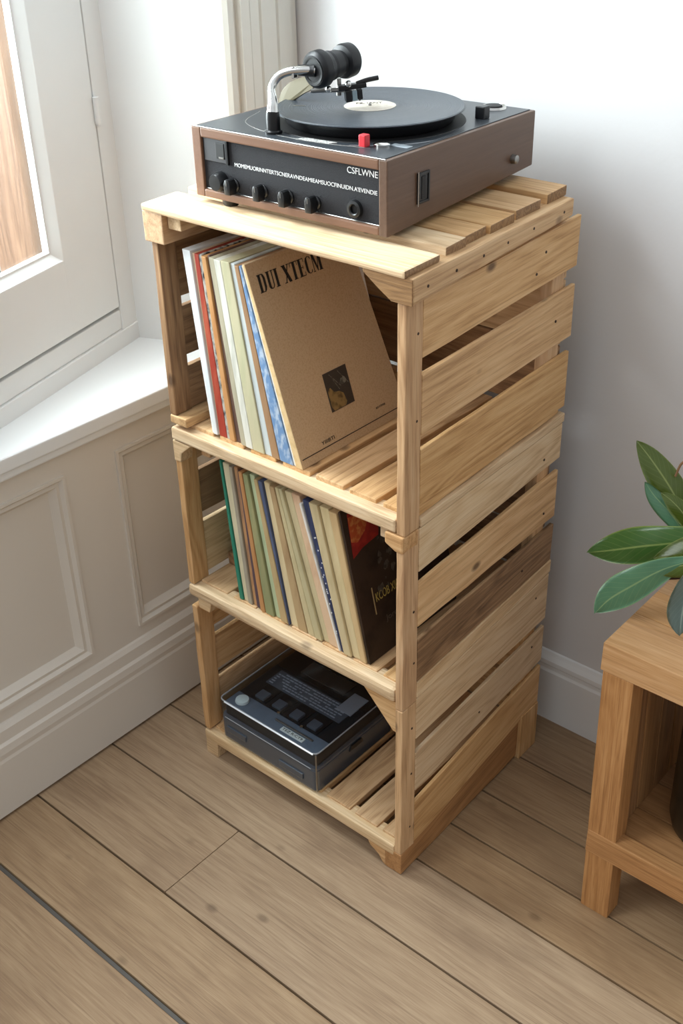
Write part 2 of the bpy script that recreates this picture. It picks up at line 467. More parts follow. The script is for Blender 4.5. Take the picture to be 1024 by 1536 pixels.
# left wall below the sill: recessed panels with stiles and rails, the window and an added unseen light opening above
DP = .012
bm = bmesh.new()
WX2 = WX-.22
add_box(bm, (WX2, WX-DP), (-1.75, BY), (0, .612))                 # recessed face
add_box(bm, (WX-DP, WX), (-1.75, BY), (0, .203))                  # bottom rail
add_box(bm, (WX-DP, WX), (-1.75, BY), (.558, .612))               # top rail
for a, b in ((-1.75, -1.2), (-.72, -.62), (-.10, .002), (.36, BY)):
    add_box(bm, (WX-DP, WX), (a, b), (.203, .558))                # stiles
add_box(bm, (WX2, WX), (-.72, -.40), (.612, 2.7))                 # pier between the window and the added opening
add_box(bm, (WX2, WX), (-1.75, -.72), (.612, 1.12)); add_box(bm, (WX2, WX), (-1.75, -1.70), (1.12, 2.7)); add_box(bm, (WX2, WX), (-1.70, -.72), (2.46, 2.7))  # opening out of view, added to let the main light in
add_box(bm, (WX2, WX), (-.40, BY), (2.15, 2.7))
# splayed pier beyond the window
add_prism(bm, [(WX, .302), (-.785, .222), (-.86, .235), (-.86, BY), (WX, BY)], .612, 2.15, 'xy')
wl = struct(obj('wall_left', bm, M['panel_paint']))
wl.data.materials.append(M['paint'])
for p in wl.data.polygons:
    if p.center.z > .62: p.material_index = 1

# panel mouldings: mitred sloping frames round each recess
def moulding(name, y0, y1, z0, z1):
    bm = bmesh.new(); W_ = .026
    prof = [(0, WX+.004), (.005, WX+.004), (.010, WX-.002), (.016, WX-.001), (W_, WX-DP)]   # inset distance, x
    rings = []
    for d, x in prof:
        rings.append([bm.verts.new((x, yy, zz)) for yy, zz in ((y0+d, z0+d), (y1-d, z0+d), (y1-d, z1-d), (y0+d, z1-d))])
    out = [bm.verts.new((WX-DP, yy, zz)) for yy, zz in ((y0, z0), (y1, z0), (y1, z1), (y0, z1))]
    rings = [out]+rings
    for a, b in zip(rings, rings[1:]):
        for i in range(4): bm.faces.new((a[i], a[(i+1) % 4], b[(i+1) % 4], b[i]))
    for i in range(4): bm.faces.new((rings[-1][i], rings[-1][(i+1) % 4], rings[0][(i+1) % 4], rings[0][i]))
    return struct(obj(name, bm, M['panel_paint']))
moulding('trim_1', -.62, -.10, .203, .558)
moulding('trim_2', .002, .36, .203, .558)

# back wall, baseboards
bm = bmesh.new(); add_box(bm, (-.86, 2.3), (BY, BY+.1), (0, 2.7))
struct(obj('wall_back', bm, M['wall']))
bm = bmesh.new()
add_prism(bm, [(BY, 0), (.456, 0), (.456, .108), (.4585, .113), (.459, .120), (.4565, .124), (.457, .132), (.462, .140), (.465, .146), (BY, .148)], -.575, 2.3, 'yz')
struct(obj('baseboard_back', bm, M['paint']))
bm = bmesh.new()
add_prism(bm, [(WX, .006), (-.584, .006), (-.584, .112), (-.5855, .118), (-.5845, .128), (-.586, .141), (-.590, .146), (-.5905, .168), (-.595, .176), (WX, .179)], -1.75, BY, 'xz')
struct(obj('baseboard_left', bm, M['panel_paint']))

# casing between the window reveal and the corner
prof = [(.300, WX), (.300, -.586), (.306, -.580), (.318, -.580), (.322, -.585), (.326, -.585), (.328, -.574), (.346, -.574), (.349, -.580), (.352, -.578),
        (.370, -.578), (.374, -.584), (.378, -.580), (.410, -.580), (.414, -.586), (.418, -.582), (.446, -.582), (.450, -.587), (.463, -.587), (.466, WX)]
bm = bmesh.new(); add_prism(bm, [(x, y) for y, x in prof], .642, 2.35, 'xy')
struct(obj('trim_3', bm, M['casing_paint']))

# window 1: splayed leaf set in the bay, sill, exterior
WO = V((-.785, .222, 0)); WT = V((.288, -.958, 0)).normalized(); WN = V((-.958, -.288, 0)).normalized()
wm = Matrix((WT, WN, V((0, 0, 1)))).transposed().to_4x4(); wm.translation = WO     # local: x along the leaf, y outwards, z up
def wbox(bm, t, off, z, bevel=.002): add_box(bm, t, off, z, None, bevel)
bm = bmesh.new()
wbox(bm, (-.06, .043), (-.004, .06), (.637, 2.2)); wbox(bm, (-.06, .62), (-.006, .06), (.630, .668)); wbox(bm, (-.03, .62), (-.001, .06), (.668, .704))
wbox(bm, (.0, .062), (.033, .062), (.66, 2.15)); wbox(bm, (.0, .60), (.033, .062), (.66, .735)); wbox(bm, (.60, .66), (-.004, .06), (.637, 2.2)); wbox(bm, (-.06, .66), (-.004, .06), (2.12, 2.2))
w1 = struct(obj('window_1', bm, M['paint'], None, wm))
ORIG[w1.name] = Matrix.Identity(4)
def wpart(name, bm, mat, par, label=None): 
    o = obj(name, bm, mat, None, wm); o.parent = par
    o.matrix_parent_inverse = wm.inverted()
    if label: o['label'] = label
    return o
bm = bmesh.new()
gx0, gx1, gz0, gz1 = .198, .46, .853, 1.98
wbox(bm, (.0475, gx0-.018), (-.0055, .030), (.712, 2.11)); wbox(bm, (gx1+.018, .595), (-.0055, .030), (.712, 2.11))
wbox(bm, (gx0-.02, gx1+.02), (-.0055, .030), (.712, gz0-.016)); wbox(bm, (gx0-.02, gx1+.02), (-.0055, .030), (gz1+.016, 2.11))
# chamfered glazing rebate
rg = []
for d, yy in ((.018, -.0055), (.004, .006), (0, .006), (0, .018)):
    rg.append([bm.verts.new(p) for p in ((gx0-d, yy, gz0-d), (gx1+d, yy, gz0-d), (gx1+d, yy, gz1+d), (gx0-d, yy, gz1+d))])
for a, b in zip(rg, rg[1:]):
    for i in range(4): bm.faces.new((a[i], a[(i+1) % 4], b[(i+1) % 4], b[i]))
sash = wpart('window_sash', bm, M['paint'], w1)
bm = bmesh.new(); wbox(bm, (gx0-.004, gx1+.004), (.012, .016), (gz0-.004, gz1+.004), 0)
wpart('glass_pane', bm, M['glass'], w1)
bm = bmesh.new(); add_tube(bm, [(.046, -.010, 1.020), (.046, -.010, 1.060)], .0055, 12); add_tube(bm, [(.046, -.010, 1.016), (.046, -.010, 1.020)], .004, 10)
wpart('hinge', bm, M['paint'], w1)
bm = bmesh.new()
add_prism(bm, [(-.79, .2215), (-.604, -.3995), (-.582, -.3995), (-.582, .299), (-.600, .2985)], .612, .637, 'xy', .004, 3)
add_box(bm, (-.60, -.587), (-.3995, .299), (.598, .613), None, .003)
o = obj('window_sill', bm, M['paint']); o.parent = w1; o.matrix_parent_inverse = wm.inverted()

# outside the window: a timber post and a shrub
e = thing('timber_post', 'weathered brown timber post just outside the window glass', 'post', (0, 0, 0))
e.location = wm @ V((.088, .13, -.3)); ORIG[e.name] = Matrix.Translation(-V(e.location))
mm = wm @ Matrix.Translation(V((.088, .13, .9))) @ Euler((0, -math.pi/2, 0)).to_matrix().to_4x4()
bm = bmesh.new(); add_box(bm, (-1.2, 1.3), (-.040, .040), (-.043, .043), None, .004)
M['post'] = wood('post_wood', '#80614a', '#6e503b', '#523a29', vary=0, knots=.3)
obj('shaft', bm, M['post'], e, mm)
bm = bmesh.new(); add_box(bm, (1.3, 1.33), (-.055, .055), (-.062, .062), None, .004)
obj('post_cap', bm, M['post'], e, mm)
sh = thing('garden_shrub', 'blurred green shrub outside behind the timber post', 'shrub', tuple(wm @ V((-.62, .75, -.3))))
M['shrub'] = plain('shrub_leaf', '#3f5240', .6, noise=.5, nscale=15)
M['bark'] = plain('bark', '#5c4a3a', .8)
bm = bmesh.new(); rnd = random.Random(3)
for i in range(900):
    th = rnd.uniform(0, 6.28); rr = .26*math.sqrt(rnd.random()); zz = rnd.uniform(-.2, .86)
    rr *= (1-.55*max(0, (zz-.45)/.45))
    c = wm @ V((-.62+rr*math.cos(th), .75+rr*math.sin(th)*.8, zz))
    m = Matrix.Translation(c) @ Euler((rnd.uniform(0, 6), rnd.uniform(0, 6), rnd.uniform(0, 6))).to_matrix().to_4x4()
    l = rnd.uniform(.025, .05); w_ = l*.4
    vs = [bm.verts.new(m @ V(p)) for p in ((0, 0, 0), (l*.4, w_, .004), (l, 0, 0), (l*.4, -w_, .004))]
    bm.faces.new(vs)
obj('foliage', bm, M['shrub'], sh, kind='stuff')
bm = bmesh.new(); b0 = wm @ V((-.62, .75, -.3))
for k in range(4):
    add_tube(bm, spline([b0, b0+V((.03*(k-1.5), .02*k, .4)), b0+V((.08*(k-1.5), .03*k-.05, .95))]), .008, 8)
obj('stem', bm, M['bark'], sh)
bm = bmesh.new(); add_box(bm, (-6, -.9), (-5, 6), (-.36, -.3))
M['paving'] = plain('outdoor_paving', '#cfc9bf', .8, noise=.08, nscale=6)
struct(obj('ground_outside', bm, M['paving']))

# ------------------------------------------------------------------ crates
GR = 'stacked wooden crates'
def nail(parent, p, d):
    bm = bmesh.new(); add_lathe(bm, [(0, .0005), (.0019, .0004), (.0022, -.0006), (0, -.0006)], None, 8)
    obj('nail_head', bm, M['nail'], parent, axis_mtx(p, d))

FX = [(-.047, -.013), (-.104, -.058), (-.165, -.115), (-.227, -.176), (-.290, -.240), (-.353, -.303), (-.427, -.366)]

def sideslats(c, rows, mats, flip=False, y=(.032, .386)):
    for (f, b), m in zip(rows, mats):
        if not flip: board('side_slat', (-.0060, .0003), y, f, 'y', m, c, z2=b, bevel=.0012)
        else: board('side_slat', (-.4400, -.4310), y, f, 'y', m, c, z2=b, bevel=.0012)

def backslats(c, zs, mats):
    for (z0, z1), m in zip(zs, mats): board('back_slat', (-.426, -.014), (.372, .3845), (z0, z1), 'x', m, c)

def posts(c, zr, mat, zl=None, matl=None, zb=None):
    zl = zl or zr; zb = zb or zr; matl = matl or mat
    board('corner_post', (-.0125, .0005), (-.001, .0315), zr, 'z', mat, c)
    board('corner_post', (-.026, -.0063), (.335, .366), zb, 'z', mat, c)
    board('corner_post', (-.4405, -.4275), (-.001, .0315), zl, 'z', matl, c)
    board('corner_post', (-.4307, -.410), (.335, .366), zb, 'z', mat, c)

# bottom crate (0 - .345)
c3 = thing('wooden_crate', 'lowest pale wooden crate of the stack, on feet, holding the cassette player', 'crate', (-.22, .19, 0), group=GR)
posts(c3, (.043, .3345), M['pine'], (.058, .3245), M['pine_gold'], (.058, .33))
sideslats(c3, [((.262, .338), (.280, .370)), ((.158, .234), (.192, .264)), ((.045, .130), (.099, .179))], [M['pine_pale'], M['pine_pale'], M['pine']])
sideslats(c3, [((.266, .3245), (.268, .3245)), ((.172, .243), (.170, .243)), ((.060, .150), (.060, .150))], [M['pine'], M['pine'], M['pine']], True)
backslats(c3, [(.25, .335), (.15, .240), (.06, .140)], [M['pine']]*3)
board('front_rail', (-.440, -.013), (-.003, .030), (.034, .0545), 'x', M['pine_pale'], c3, bevel=.003)
for a in FX: board('floor_slat', a, (.012, .370), (.0465, .0585), 'y', M['pine'], c3)
board('back_rail', (-.427, -.014), (.345, .372), (.034, .046), 'x', M['pine'], c3)
board('skid', (-.030, .0012), (-.002, .334), (0, .0425), 'y', M['oak_dim'], c3, z2=(.006, .090), x2=(-.030, -.004), bevel=.002)
board('foot_block', (-.030, .0015), (.3345, .388), (0, .097), 'z', M['pine'], c3, bevel=.002)
prism('foot_block', [(-.030, .034), (-.030, .0), (-.036, .004), (-.044, .016), (-.062, .026), (-.066, .034)], -.002, .030, 'xz', M['pine_gold'], c3)
prism('foot_block', [(-.440, .0335), (-.441, 0), (-.412, 0), (-.4105, .0335)], -.002, .028, 'xz', M['pine_pale'], c3)
board('foot_block', (-.440, -.410), (.335, .372), (0, .0335), 'z', M['pine'], c3)
prism('corner_brace', [(-.013, .345), (-.013, .288), (-.019, .288), (-.075, .345)], .002, .018, 'xz', M['pine'], c3)
prism('corner_brace', [(-.427, .3445), (-.427, .322), (-.402, .322), (-.396, .3445)], .003, .030, 'xz', M['pine_pale'], c3)
for p in ((.0006, .022, .29), (.0006, .02, .09), (.0006, .022, .2), (.0006, .35, .34), (.0006, .35, .24), (.0006, .2, .2)): nail(c3, p, (1, 0, 0))

# middle crate (.345 - .632)
c2 = thing('wooden_crate', 'middle pale wooden crate of the stack, packed with thin worn record sleeves', 'crate', (-.22, .19, .345), group=GR)
posts(c2, (.3355, .630), M['pine_gold'], (.370, .631), M['pine_gold'], (.346, .631))
sideslats(c2, [((.561, .629), (.585, .6445)), ((.469, .541), (.480, .563)), ((.371, .445), (.398, .465))], [M['pine_pale'], M['pine'], M['pine_grey']])
board('bottom_batten', (-.0135, .001), (.032, .388), (.3405, .369), 'y', M['pine_pale'], c2, z2=(.372, .396))
sideslats(c2, [((.588, .6305), (.588, .6305)), ((.490, .566), (.488, .567)), ((.378, .472), (.376, .471))], [M['pine'], M['pine_brown'], M['pine_pale']], True)
backslats(c2, [(.548, .625), (.455, .538), (.373, .445)], [M['pine_brown']]*3)
board('front_rail', (-.441, -.013), (-.004, .032), (.346, .3695), 'x', M['pine_pale'], c2, bevel=.007, wob=.001)
for a in FX: board('floor_slat', a, (.014, .370), (.3605, .372), 'y', M['pine'], c2)
board('back_rail', (-.427, -.014), (.345, .372), (.346, .360), 'x', M['pine'], c2)
board('floor_batten', (-.4255, -.396), (.075, .334), (.3722, .396), 'y', M['pine_brown'], c2)
prism('corner_brace', [(-.4415, .631), (-.4415, .596), (-.4275, .596), (-.424, .612), (-.414, .621), (-.402, .631)], -.002, .022, 'xz', M['pine_pale'], c2)
prism('corner_brace', [(-.030, .631), (-.030, .614), (-.0125, .606), (.001, .606), (.001, .631)], -.004, .03, 'xz', M['pine_gold'], c2, bevel=.003)
board('top_batten', (-.404, -.385), (.020, .334), (.608, .6305), 'y', M['pine_gold'], c2)
board('top_batten', (-.050, -.034), (.012, .334), (.608, .6305), 'y', M['pine_pale'], c2)
for p in ((.0006, .022, .5), (.0006, .024, .41), (.0006, .34, .60), (.0006, .30, .42), (.0006, .352, .50)): nail(c2, p, (1, 0, 0))

# top crate (.632 - .99)
c1 = thing('wooden_crate', 'top pale wooden crate of the stack with slatted lid under the turntable', 'crate', (-.22, .19, .632), group=GR)
posts(c1, (.6315, .947), M['pine_gold'], (.6745, .938), M['pine_brown'], (.646, .96))
sideslats(c1, [((.870, .944), (.889, .960)), ((.767, .8485), (.784, .862)), ((.664, .7455), (.672, .761))], [M['pine'], M['pine'], M['pine']])
board('bottom_batten', (-.016, -.004), (.033, .378), (.645, .668), 'y', M['pine'], c1, z2=(.662, .676))
board('bottom_batten', (-.0135, .003), (.032, .386), (.6318, .6445), 'y', M['pine_pale'], c1, z2=(.6470, .6615))
sideslats(c1, [((.850, .938), (.843, .955)), ((.760, .835), (.753, .841)), ((.675, .742), (.675, .751))], [M['pine_brown']]*3, True)
backslats(c1, [(.8675, .947), (.768, .8655), (.664, .766)], [M['pine'], M['pine'], M['pine_brown']])
board('front_rail', (-.441, -.013), (-.003, .030), (.633, .6535), 'x', M['pine_pale'], c1, bevel=.003)
for a in FX: board('floor_slat', a, (.014, .370), (.6478, .660), 'y', M['pine'], c1)
board('back_rail', (-.427, -.014), (.345, .372), (.633, .6475), 'x', M['pine'], c1)
board('floor_batten', (-.4405, -.406), (-.002, .334), (.6602, .674), 'y', M['pine'], c1)
# lid
board('lid_batten', (-.016, .0125), (-.004, .352), (.949, .9805), 'y', M['pine'], c1, x2=(-.022, .0065), z2=(.967, .9915), bevel=.0025)
prism('lid_bracket', [(-.060, .9805), (-.060, .976), (-.040, .9625), (-.018, .949), (.0125, .949), (.0125, .9805)], -.006, -.0042, 'xz', M['pine_end'], c1, bevel=.0008)
prism('lid_bracket', [(-.060, .9805), (-.060, .976), (-.040, .9625), (-.017, .949), (-.017, .9805)], -.0041, .026, 'xz', M['pine_pale'], c1)
board('lid_batten', (-.448, -.408), (-.006, .350), (.938, .9805), 'y', M['pine_gold'], c1, z2=(.942, .9915))
board('lid_batten', (-.4075, -.382), (.003, .350), (.959, .9805), 'y', M['pine_pale'], c1, z2=(.963, .9915))
def lid_y(y): return .990+.042*y
lid = [(-.009, .058, .004, 'pine_pale', .009), (.078, .119, -.003, 'pine_pale', .0135), (.122, .166, -.006, 'pine', .0135), (.170, .223, -.003, 'pine', .0135), (.231, .289, -.006, 'pine', .0135), (.307, .355, -.008, 'pine', .0135)]
for y0, y1, xr, m, th in lid:
    za, zb = lid_y(y0), lid_y(y1)
    hexa('lid_slat', [(-.446, y0, za-th), (-.446, y1, zb-th), (-.446, y1, zb), (-.446, y0, za)], [(xr, y0, za-th), (xr, y1, zb-th), (xr, y1, zb), (xr, y0, za)], M[m], c1, bevel=.003 if th < .01 else .0015, endmat=M['pine_end'])
for t in (.08, .24, .40, .55, .72, .93): nail(c1, (.0126-.006*t, -.004+.356*t, .964+.015*t), (1, 0, 0))
for p in ((.0006, .022, .905), (.0006, .022, .79), (.0006, .30, .93), (.0006, .34, .82), (.0006, .28, .905)): nail(c1, p, (1, 0, 0))

# ------------------------------------------------------------------ records
def record(name, label, group, b0, b1, t0, t1, zb, zt, y0, y1, mat, mat2=None, zb1=None, bevel=.0012):
    """closed sleeve: foot from b0 to b1, head from t0 to t1 (x), spine at y0"""
    poly = [(b0, zb), (b1, zb1 or zb), (t1, zt), (t0, zt)]
    bm = bmesh.new(); add_prism(bm, poly, y0, y1, 'xz', bevel)
    org = V(((b0+b1)/2, y0, zb)); bmesh.ops.translate(bm, vec=-org, verts=bm.verts[:])
    o = obj(name, bm, mat if not mat2 else [mat, mat2], None, Matrix.Translation(org))
    if mat2:
        for p in o.data.polygons:
            if p.normal.y > -.5: p.material_index = 1
    return tag(o, label, 'record', group)

G1 = 'record sleeves in the top crate'
st = (8, 8, 1)
# (bottom x from where, top x, colour, speckle, amount, zt, y0, label)
row1 = [
 (-.383, -.370, -.404, -.397, '#c9cac8', None, .2, .895, .030, 'pale grey record sleeve set back behind the leftmost white spine of the top crate'),
 (-.3675, -.3635, -.3965, -.3925, '#e9e9e8', '#d2d6dc', .3, .931, .014, 'thin white record sleeve, leftmost spine of the top crate row'),
 (-.3632, -.3545, -.3920, -.3785, '#dfe3e4', '#b9c3cc', .3, .932, .012, 'wider white record sleeve, two spines left of the red one in the top crate'),
 (-.3542, -.3525, -.3780, -.3732, '#cfb69c', None, .3, .929, .015, 'thin beige record sleeve squeezed between the white and the red spines of the top crate'),
 (-.3522, -.3365, -.3728, -.3645, '#a03a2b', '#c26a48', .5, .929, .014, 'red record sleeve, the only red spine in the top crate'),
 (-.3362, -.3305, -.3640, -.3582, '#b9b2a8', '#33343a', 1.0, .930, .014, 'black and white speckled record spine just right of the red one'),
 (-.3302, -.3195, -.3578, -.3492, '#c79561', '#b0713e', .6, .929, .013, 'orange tan record sleeve right of the speckled spine in the top crate'),
 (-.3192, -.3075, -.3488, -.3440, '#6a5148', '#8c735f', .5, .931, .016, 'dark brown record sleeve between the orange tan and the grey beige spines'),
 (-.3070, -.2965, -.3436, -.3335, '#b4ac94', '#8f8a74', .5, .930, .013, 'grey beige record sleeve right of the dark brown spine in the top crate'),
 (-.2960, -.2825, -.3330, -.3205, '#dcdace', '#a9a99c', .6, .930, .012, 'off-white worn record sleeve near the middle of the top crate'),
 (-.2820, -.2600, -.3200, -.3035, '#c4bd9c', '#b0b28e', .6, .931, .012, 'yellowish green cream record sleeve, widest pale spine in the top crate'),
 (-.2595, -.2465, -.3030, -.2955, '#cdd5d4', '#b6bfc0', .4, .930, .014, 'pale blue grey record sleeve in the top crate, left of the brown spine'),
 (-.2460, -.2310, -.2950, -.2875, '#a5815f', '#85664b', .5, .929, .013, 'brown record spine directly left of the blue patterned sleeve'),
 (-.2300, -.2050, -.2868, -.2830, '#6f90b8', '#c3cfdb', .8, .930, .013, 'blue and white patterned record sleeve, only blue spine in the top crate'),
 (-.2040, -.2000, -.2825, -.2800, '#e6e4e0', None, .3, .931, .014, 'thin white record sleeve wedged between the blue spine and the brown lettered cover'),
]
for i, (b0, b1, t0, t1, c, s, a, zt, y0, lab) in enumerate(row1):
    mt = paper('sleeve_spine', c, s, 45 if a < .7 else 110, a, stretch=(1, 1, .25 if a < .7 else .5))
    record('record_sleeve', lab, G1, b0, b1, t0, t1, .6603, zt, y0, .232+random.uniform(-.004, .004), mt)

# brown lettered record in front of them (its face leans towards the right)
kB0, kB1, kT0, kT1, kz0, kz1 = -.1990, -.1860, -.2795, -.2745, .6603, .934
kr = thing('record_sleeve', 'large brown cardboard record sleeve with black lettering and small dark picture in top crate', 'record', (-.19, .012, .6603), group=G1)
M['kraft'] = paper('kraft_board', '#c4aa89', '#b09470', 420, .5, rough=.75)
M['kraft_edge'] = paper('kraft_edge', '#e2c493', '#c9a671', 90, .5)
bm = bmesh.new(); vs = add_hexa(bm, [(kB0, .012, kz0), (kB1, .012, kz0), (kT1, .012, kz1), (kT0, .012, kz1)], [(kB0, .245, kz0), (kB1, .245, kz0), (kT1, .214, kz1), (kT0, .214, kz1)])
bev(bm, .0012)
o = obj('cover', bm, [M['kraft'], M['kraft_edge']], kr)
for p in o.data.polygons:
    if p.normal.y < -.5: p.material_index = 1
kup = V((kT1-kB1, 0, kz1-kz0)).normalized(); kn = V((0, 1, 0)).cross(kup)
def kf(u, v, lift=.0002): return frame_mtx(V((kB1, .012, kz0))+V((0, 1, 0))*u+kup*v+kn*lift, (0, 1, 0), kup)
# serifed title: heavy stems, hairline arms
def title_bm(s, w, h, depth=.0003):
    bm = bmesh.new(); x = 0
    def r(x0, y0, x1, y1): add_box(bm, (x+x0, x+x1), (y0, y1), (0, .02))
    def q(pts): add_prism(bm, [(x+a, b) for a, b in pts], 0, .02, 'xy')
    def stem(x0, wd=.17):
        r(x0, 0, x0+wd, 1); r(x0-.06, 0, x0+wd+.06, .045); r(x0-.06, .955, x0+wd+.06, 1)
    adv = []
    for ch in s:
        if ch == 'D': stem(.06); r(.2, .955, .42, 1); r(.2, 0, .42, .045); q([(.36, 1), (.48, .93), (.55, .75), (.55, .25), (.48, .07), (.36, 0), (.36, .05), (.40, .25), (.40, .75), (.36, .95)]); a = .66
        elif ch == 'U': r(.05, .15, .21, 1); r(0, .955, .27, 1); r(.40, .15, .46, 1); r(.34, .955, .52, 1); q([(.05, .16), (.12, .04), (.25, 0), (.38, .04), (.46, .16), (.40, .16), (.33, .07), (.25, .05), (.21, .16)]); a = .58
        elif ch == 'L': stem(.06); r(.2, 0, .48, .045); q([(.42, .045), (.48, .045), (.48, .25), (.455, .25)]); a = .54
        elif ch == 'I': stem(.06); a = .34
        elif ch == 'X': q([(.02, 1), (.22, 1), (.56, 0), (.36, 0)]); q([(.44, 1), (.50, 1), (.14, 0), (.08, 0)]); r(0, 0, .2, .045); r(.36, .955, .56, 1); r(-.02, .955, .26, 1); a = .60
        elif ch == 'T': stem(.20); r(0, .955, .56, 1); q([(0, 1), (.04, 1), (.02, .75), (0, .75)]); q([(.53, 1), (.56, 1), (.56, .75), (.54, .75)]); a = .6
        elif ch == 'E': stem(.06); r(.2, .955, .48, 1); r(.2, 0, .48, .045); r(.2, .48, .38, .52); r(.36, .4, .385, .6); r(.455, .78, .48, 1); r(.455, 0, .48, .22); a = .54
        elif ch == 'C': q([(.5, .8), (.46, .95), (.3, 1), (.13, .93), (.05, .75), (.05, .25), (.13, .07), (.3, 0), (.46, .06), (.5, .2), (.47, .2), (.4, .07), (.3, .04), (.23, .1), (.21, .25), (.21, .75), (.23, .9), (.3, .96), (.4, .92), (.47, .8)]); a = .56
        elif ch == 'M': r(.05, 0, .09, 1); r(0, 0, .15, .045); q([(.02, 1), (.2, 1), (.40, .1), (.34, 0)]); q([(.52, 1), (.56, 1), (.37, 0), (.33, .05)]); r(.52, 0, .70, 1); r(.46, 0, .76, .045); a = .8
        else: a = .3
        x += a
    xs = [v.co.x for v in bm.verts]; k = w/(max(xs)-min(xs)); x0 = min(xs)
    for v in bm.verts: v.co = V(((v.co.x-x0)*k, v.co.y*h, v.co.z/.02*depth))
    return bm
obj('cover_title', title_bm('DUI XTECM', .124, .024), M['black_print'], kr, kf(.014, .2455), label='black serif lettering across the top of the cover')
# small framed picture: dark ground with vague tan and grey shapes
def pict_mat():
    m, nt, b = nodes('cover_picture'); L = nt.links
    tc = N(nt, 'ShaderNodeTexCoord'); n = N(nt, 'ShaderNodeTexNoise'); n.inputs['Scale'].default_value = 45; n.inputs['Detail'].default_value = 4; n.inputs['Distortion'].default_value = 1.2
    L.new(tc.outputs['Object'], n.inputs['Vector'])
    r = ramp(nt, [(.35, srgb('#2c2722')), (.5, srgb('#4a3d2f')), (.58, srgb('#6f5a3c')), (.66, srgb('#8b8372'))]); L.new(n.outputs['Fac'], r.inputs['Fac'])
    L.new(r.outputs[0], b.inputs['Base Color']); b.inputs['Roughness'].default_value = .5
    return m
bm = bmesh.new(); add_box(bm, (0, .049), (0, .056), (0, .0004))
pic = obj('cover_picture', bm, plain('picture_ground', '#38312a', .5, noise=.4, nscale=60), kr, kf(.082, .054), label='small dark picture low on the brown cover')
bm = bmesh.new()
add_prism(bm, [(.002, .030), (.008, .034), (.014, .026), (.024, .024), (.031, .019), (.034, .006), (.030, .001), (.006, .001), (.002, .008)], .0004, .0007, 'xy')
obj('figure_patch', bm, paper('picture_tan', '#8d7448', '#4d3d28', 90, .8), pic, kf(.082, .054))
bm = bmesh.new()
add_prism(bm, [(.028, .034), (.033, .040), (.040, .041), (.043, .036), (.041, .032), (.034, .031)], .0004, .0007, 'xy')
for a, b2 in (((.012, .052), (.030, .030)), ((.016, .046), (.026, .026)), ((.03, .052), (.046, .03))):
    d = V((b2[0]-a[0], b2[1]-a[1], 0)).normalized(); s = V((-d.y, d.x, 0))*.0004
    add_prism(bm, [(a[0]-s.x, a[1]-s.y), (b2[0]-s.x, b2[1]-s.y), (b2[0]+s.x, b2[1]+s.y), (a[0]+s.x, a[1]+s.y)], .0004, .0006, 'xy')
obj('figure_patch', bm, paper('picture_grey', '#7c786c', '#3d3a34', 160, .8), pic, kf(.082, .054))
obj('small_print', text_bm('YIIIBTI', .027, .005), M['black_print'], kr, kf(.047, .0185))
obj('small_print', text_bm('RIT-TTITRR', .021, .0028), M['black_print'], kr, kf(.170, .027))
bm = bmesh.new(); add_box(bm, (.004, .228), (0, .0012), (0, .0003)); obj('printed_rule', bm, M['black_print'], kr, kf(0, .0125))

# middle crate row
G2 = 'record sleeves in the middle crate'
tb = [-.3620, -.3565, -.3415, -.3335, -.3245, -.3195, -.3110, -.3000, -.2885, -.2800, -.2710, -.2590, -.2480, -.2400, -.2320, -.2170, -.2000, -.1940, -.1805, -.1635, -.1455, -.1300]
bb = [-.3410, -.3315, -.3215, -.3115, -.3035, -.2925, -.2815, -.2625, -.2495, -.2330, -.2300, -.2140, -.1940, -.1790, -.1645, -.1525, -.1320, -.1270, -.1215, -.1060, -.0905, -.0790]
row2 = [
 ('#2f7d66', '#256a58', .4, .616, 'green record sleeve, leftmost spine of the middle crate'),
 ('#cdc3a4', '#ada384', .5, .613, 'cream record sleeve right beside the green one in the middle crate'),
 ('#a39a88', '#857c6c', .5, .612, 'thin grey record sleeve between cream and tan spines, left in the middle crate'),
 ('#b98d63', '#6d5550', .6, .613, 'tan record spine with a purplish edge, left part of the middle crate'),
 ('#54424a', '#6f5a52', .5, .610, 'dark purple brown record spine, left part of the middle crate'),
 ('#b98757', '#9f6c40', .5, .612, 'orange tan record sleeve between the purple and the olive spines of the middle crate'),
 ('#8d9068', '#a69a6e', .6, .611, 'olive green record sleeve in the middle crate, left of the pale green one'),
 ('#b8c49e', '#9fb08c', .5, .613, 'pale green record sleeve near the centre left of the middle crate'),
 ('#b89f74', '#9c845a', .5, .610, 'tan record sleeve between the pale green and the navy spines'),
 ('#4d5670', '#5f6a86', .6, .610, 'first navy blue record spine from the left in the middle crate'),
 ('#d9c79f', '#bfa87a', .5, .611, 'cream record sleeve immediately right of the first navy spine'),
 ('#b59a72', '#8e6d4d', .6, .608, 'brownish beige record sleeve at the centre of the middle crate'),
 ('#c6b78f', '#a59873', .5, .610, 'beige record sleeve, first of three alike pale spines amid the middle crate'),
 ('#bdb28c', '#a0997a', .5, .611, 'greenish beige record sleeve, middle one of three alike pale spines in the middle crate'),
 ('#cdbf98', '#b09f7c', .5, .609, 'light beige record sleeve, last of three alike pale spines in the middle crate'),
 ('#d8b998', '#b98a6c', .6, .611, 'pinkish cream record sleeve with wide worn spine, left of the dark blue one'),
 ('#e4e0d8', '#2c3040', .5, .602, 'sliver of a white record spine touching the dark blue sleeve'),
 ('#2f3550', '#4b547a', .7, .610, 'dark blue record spine with small white marks, right part of the middle crate'),
 ('#c9b891', '#a8966e', .5, .611, 'grey cream record sleeve just right of the dark blue spine'),
 ('#d6c49a', '#bca877', .5, .610, 'cream record sleeve second from the right among the spines of the middle crate'),
 ('#cdb083', '#b09365', .4, .609, 'tan cream record sleeve, last spine before the dark glossy cover'),
]
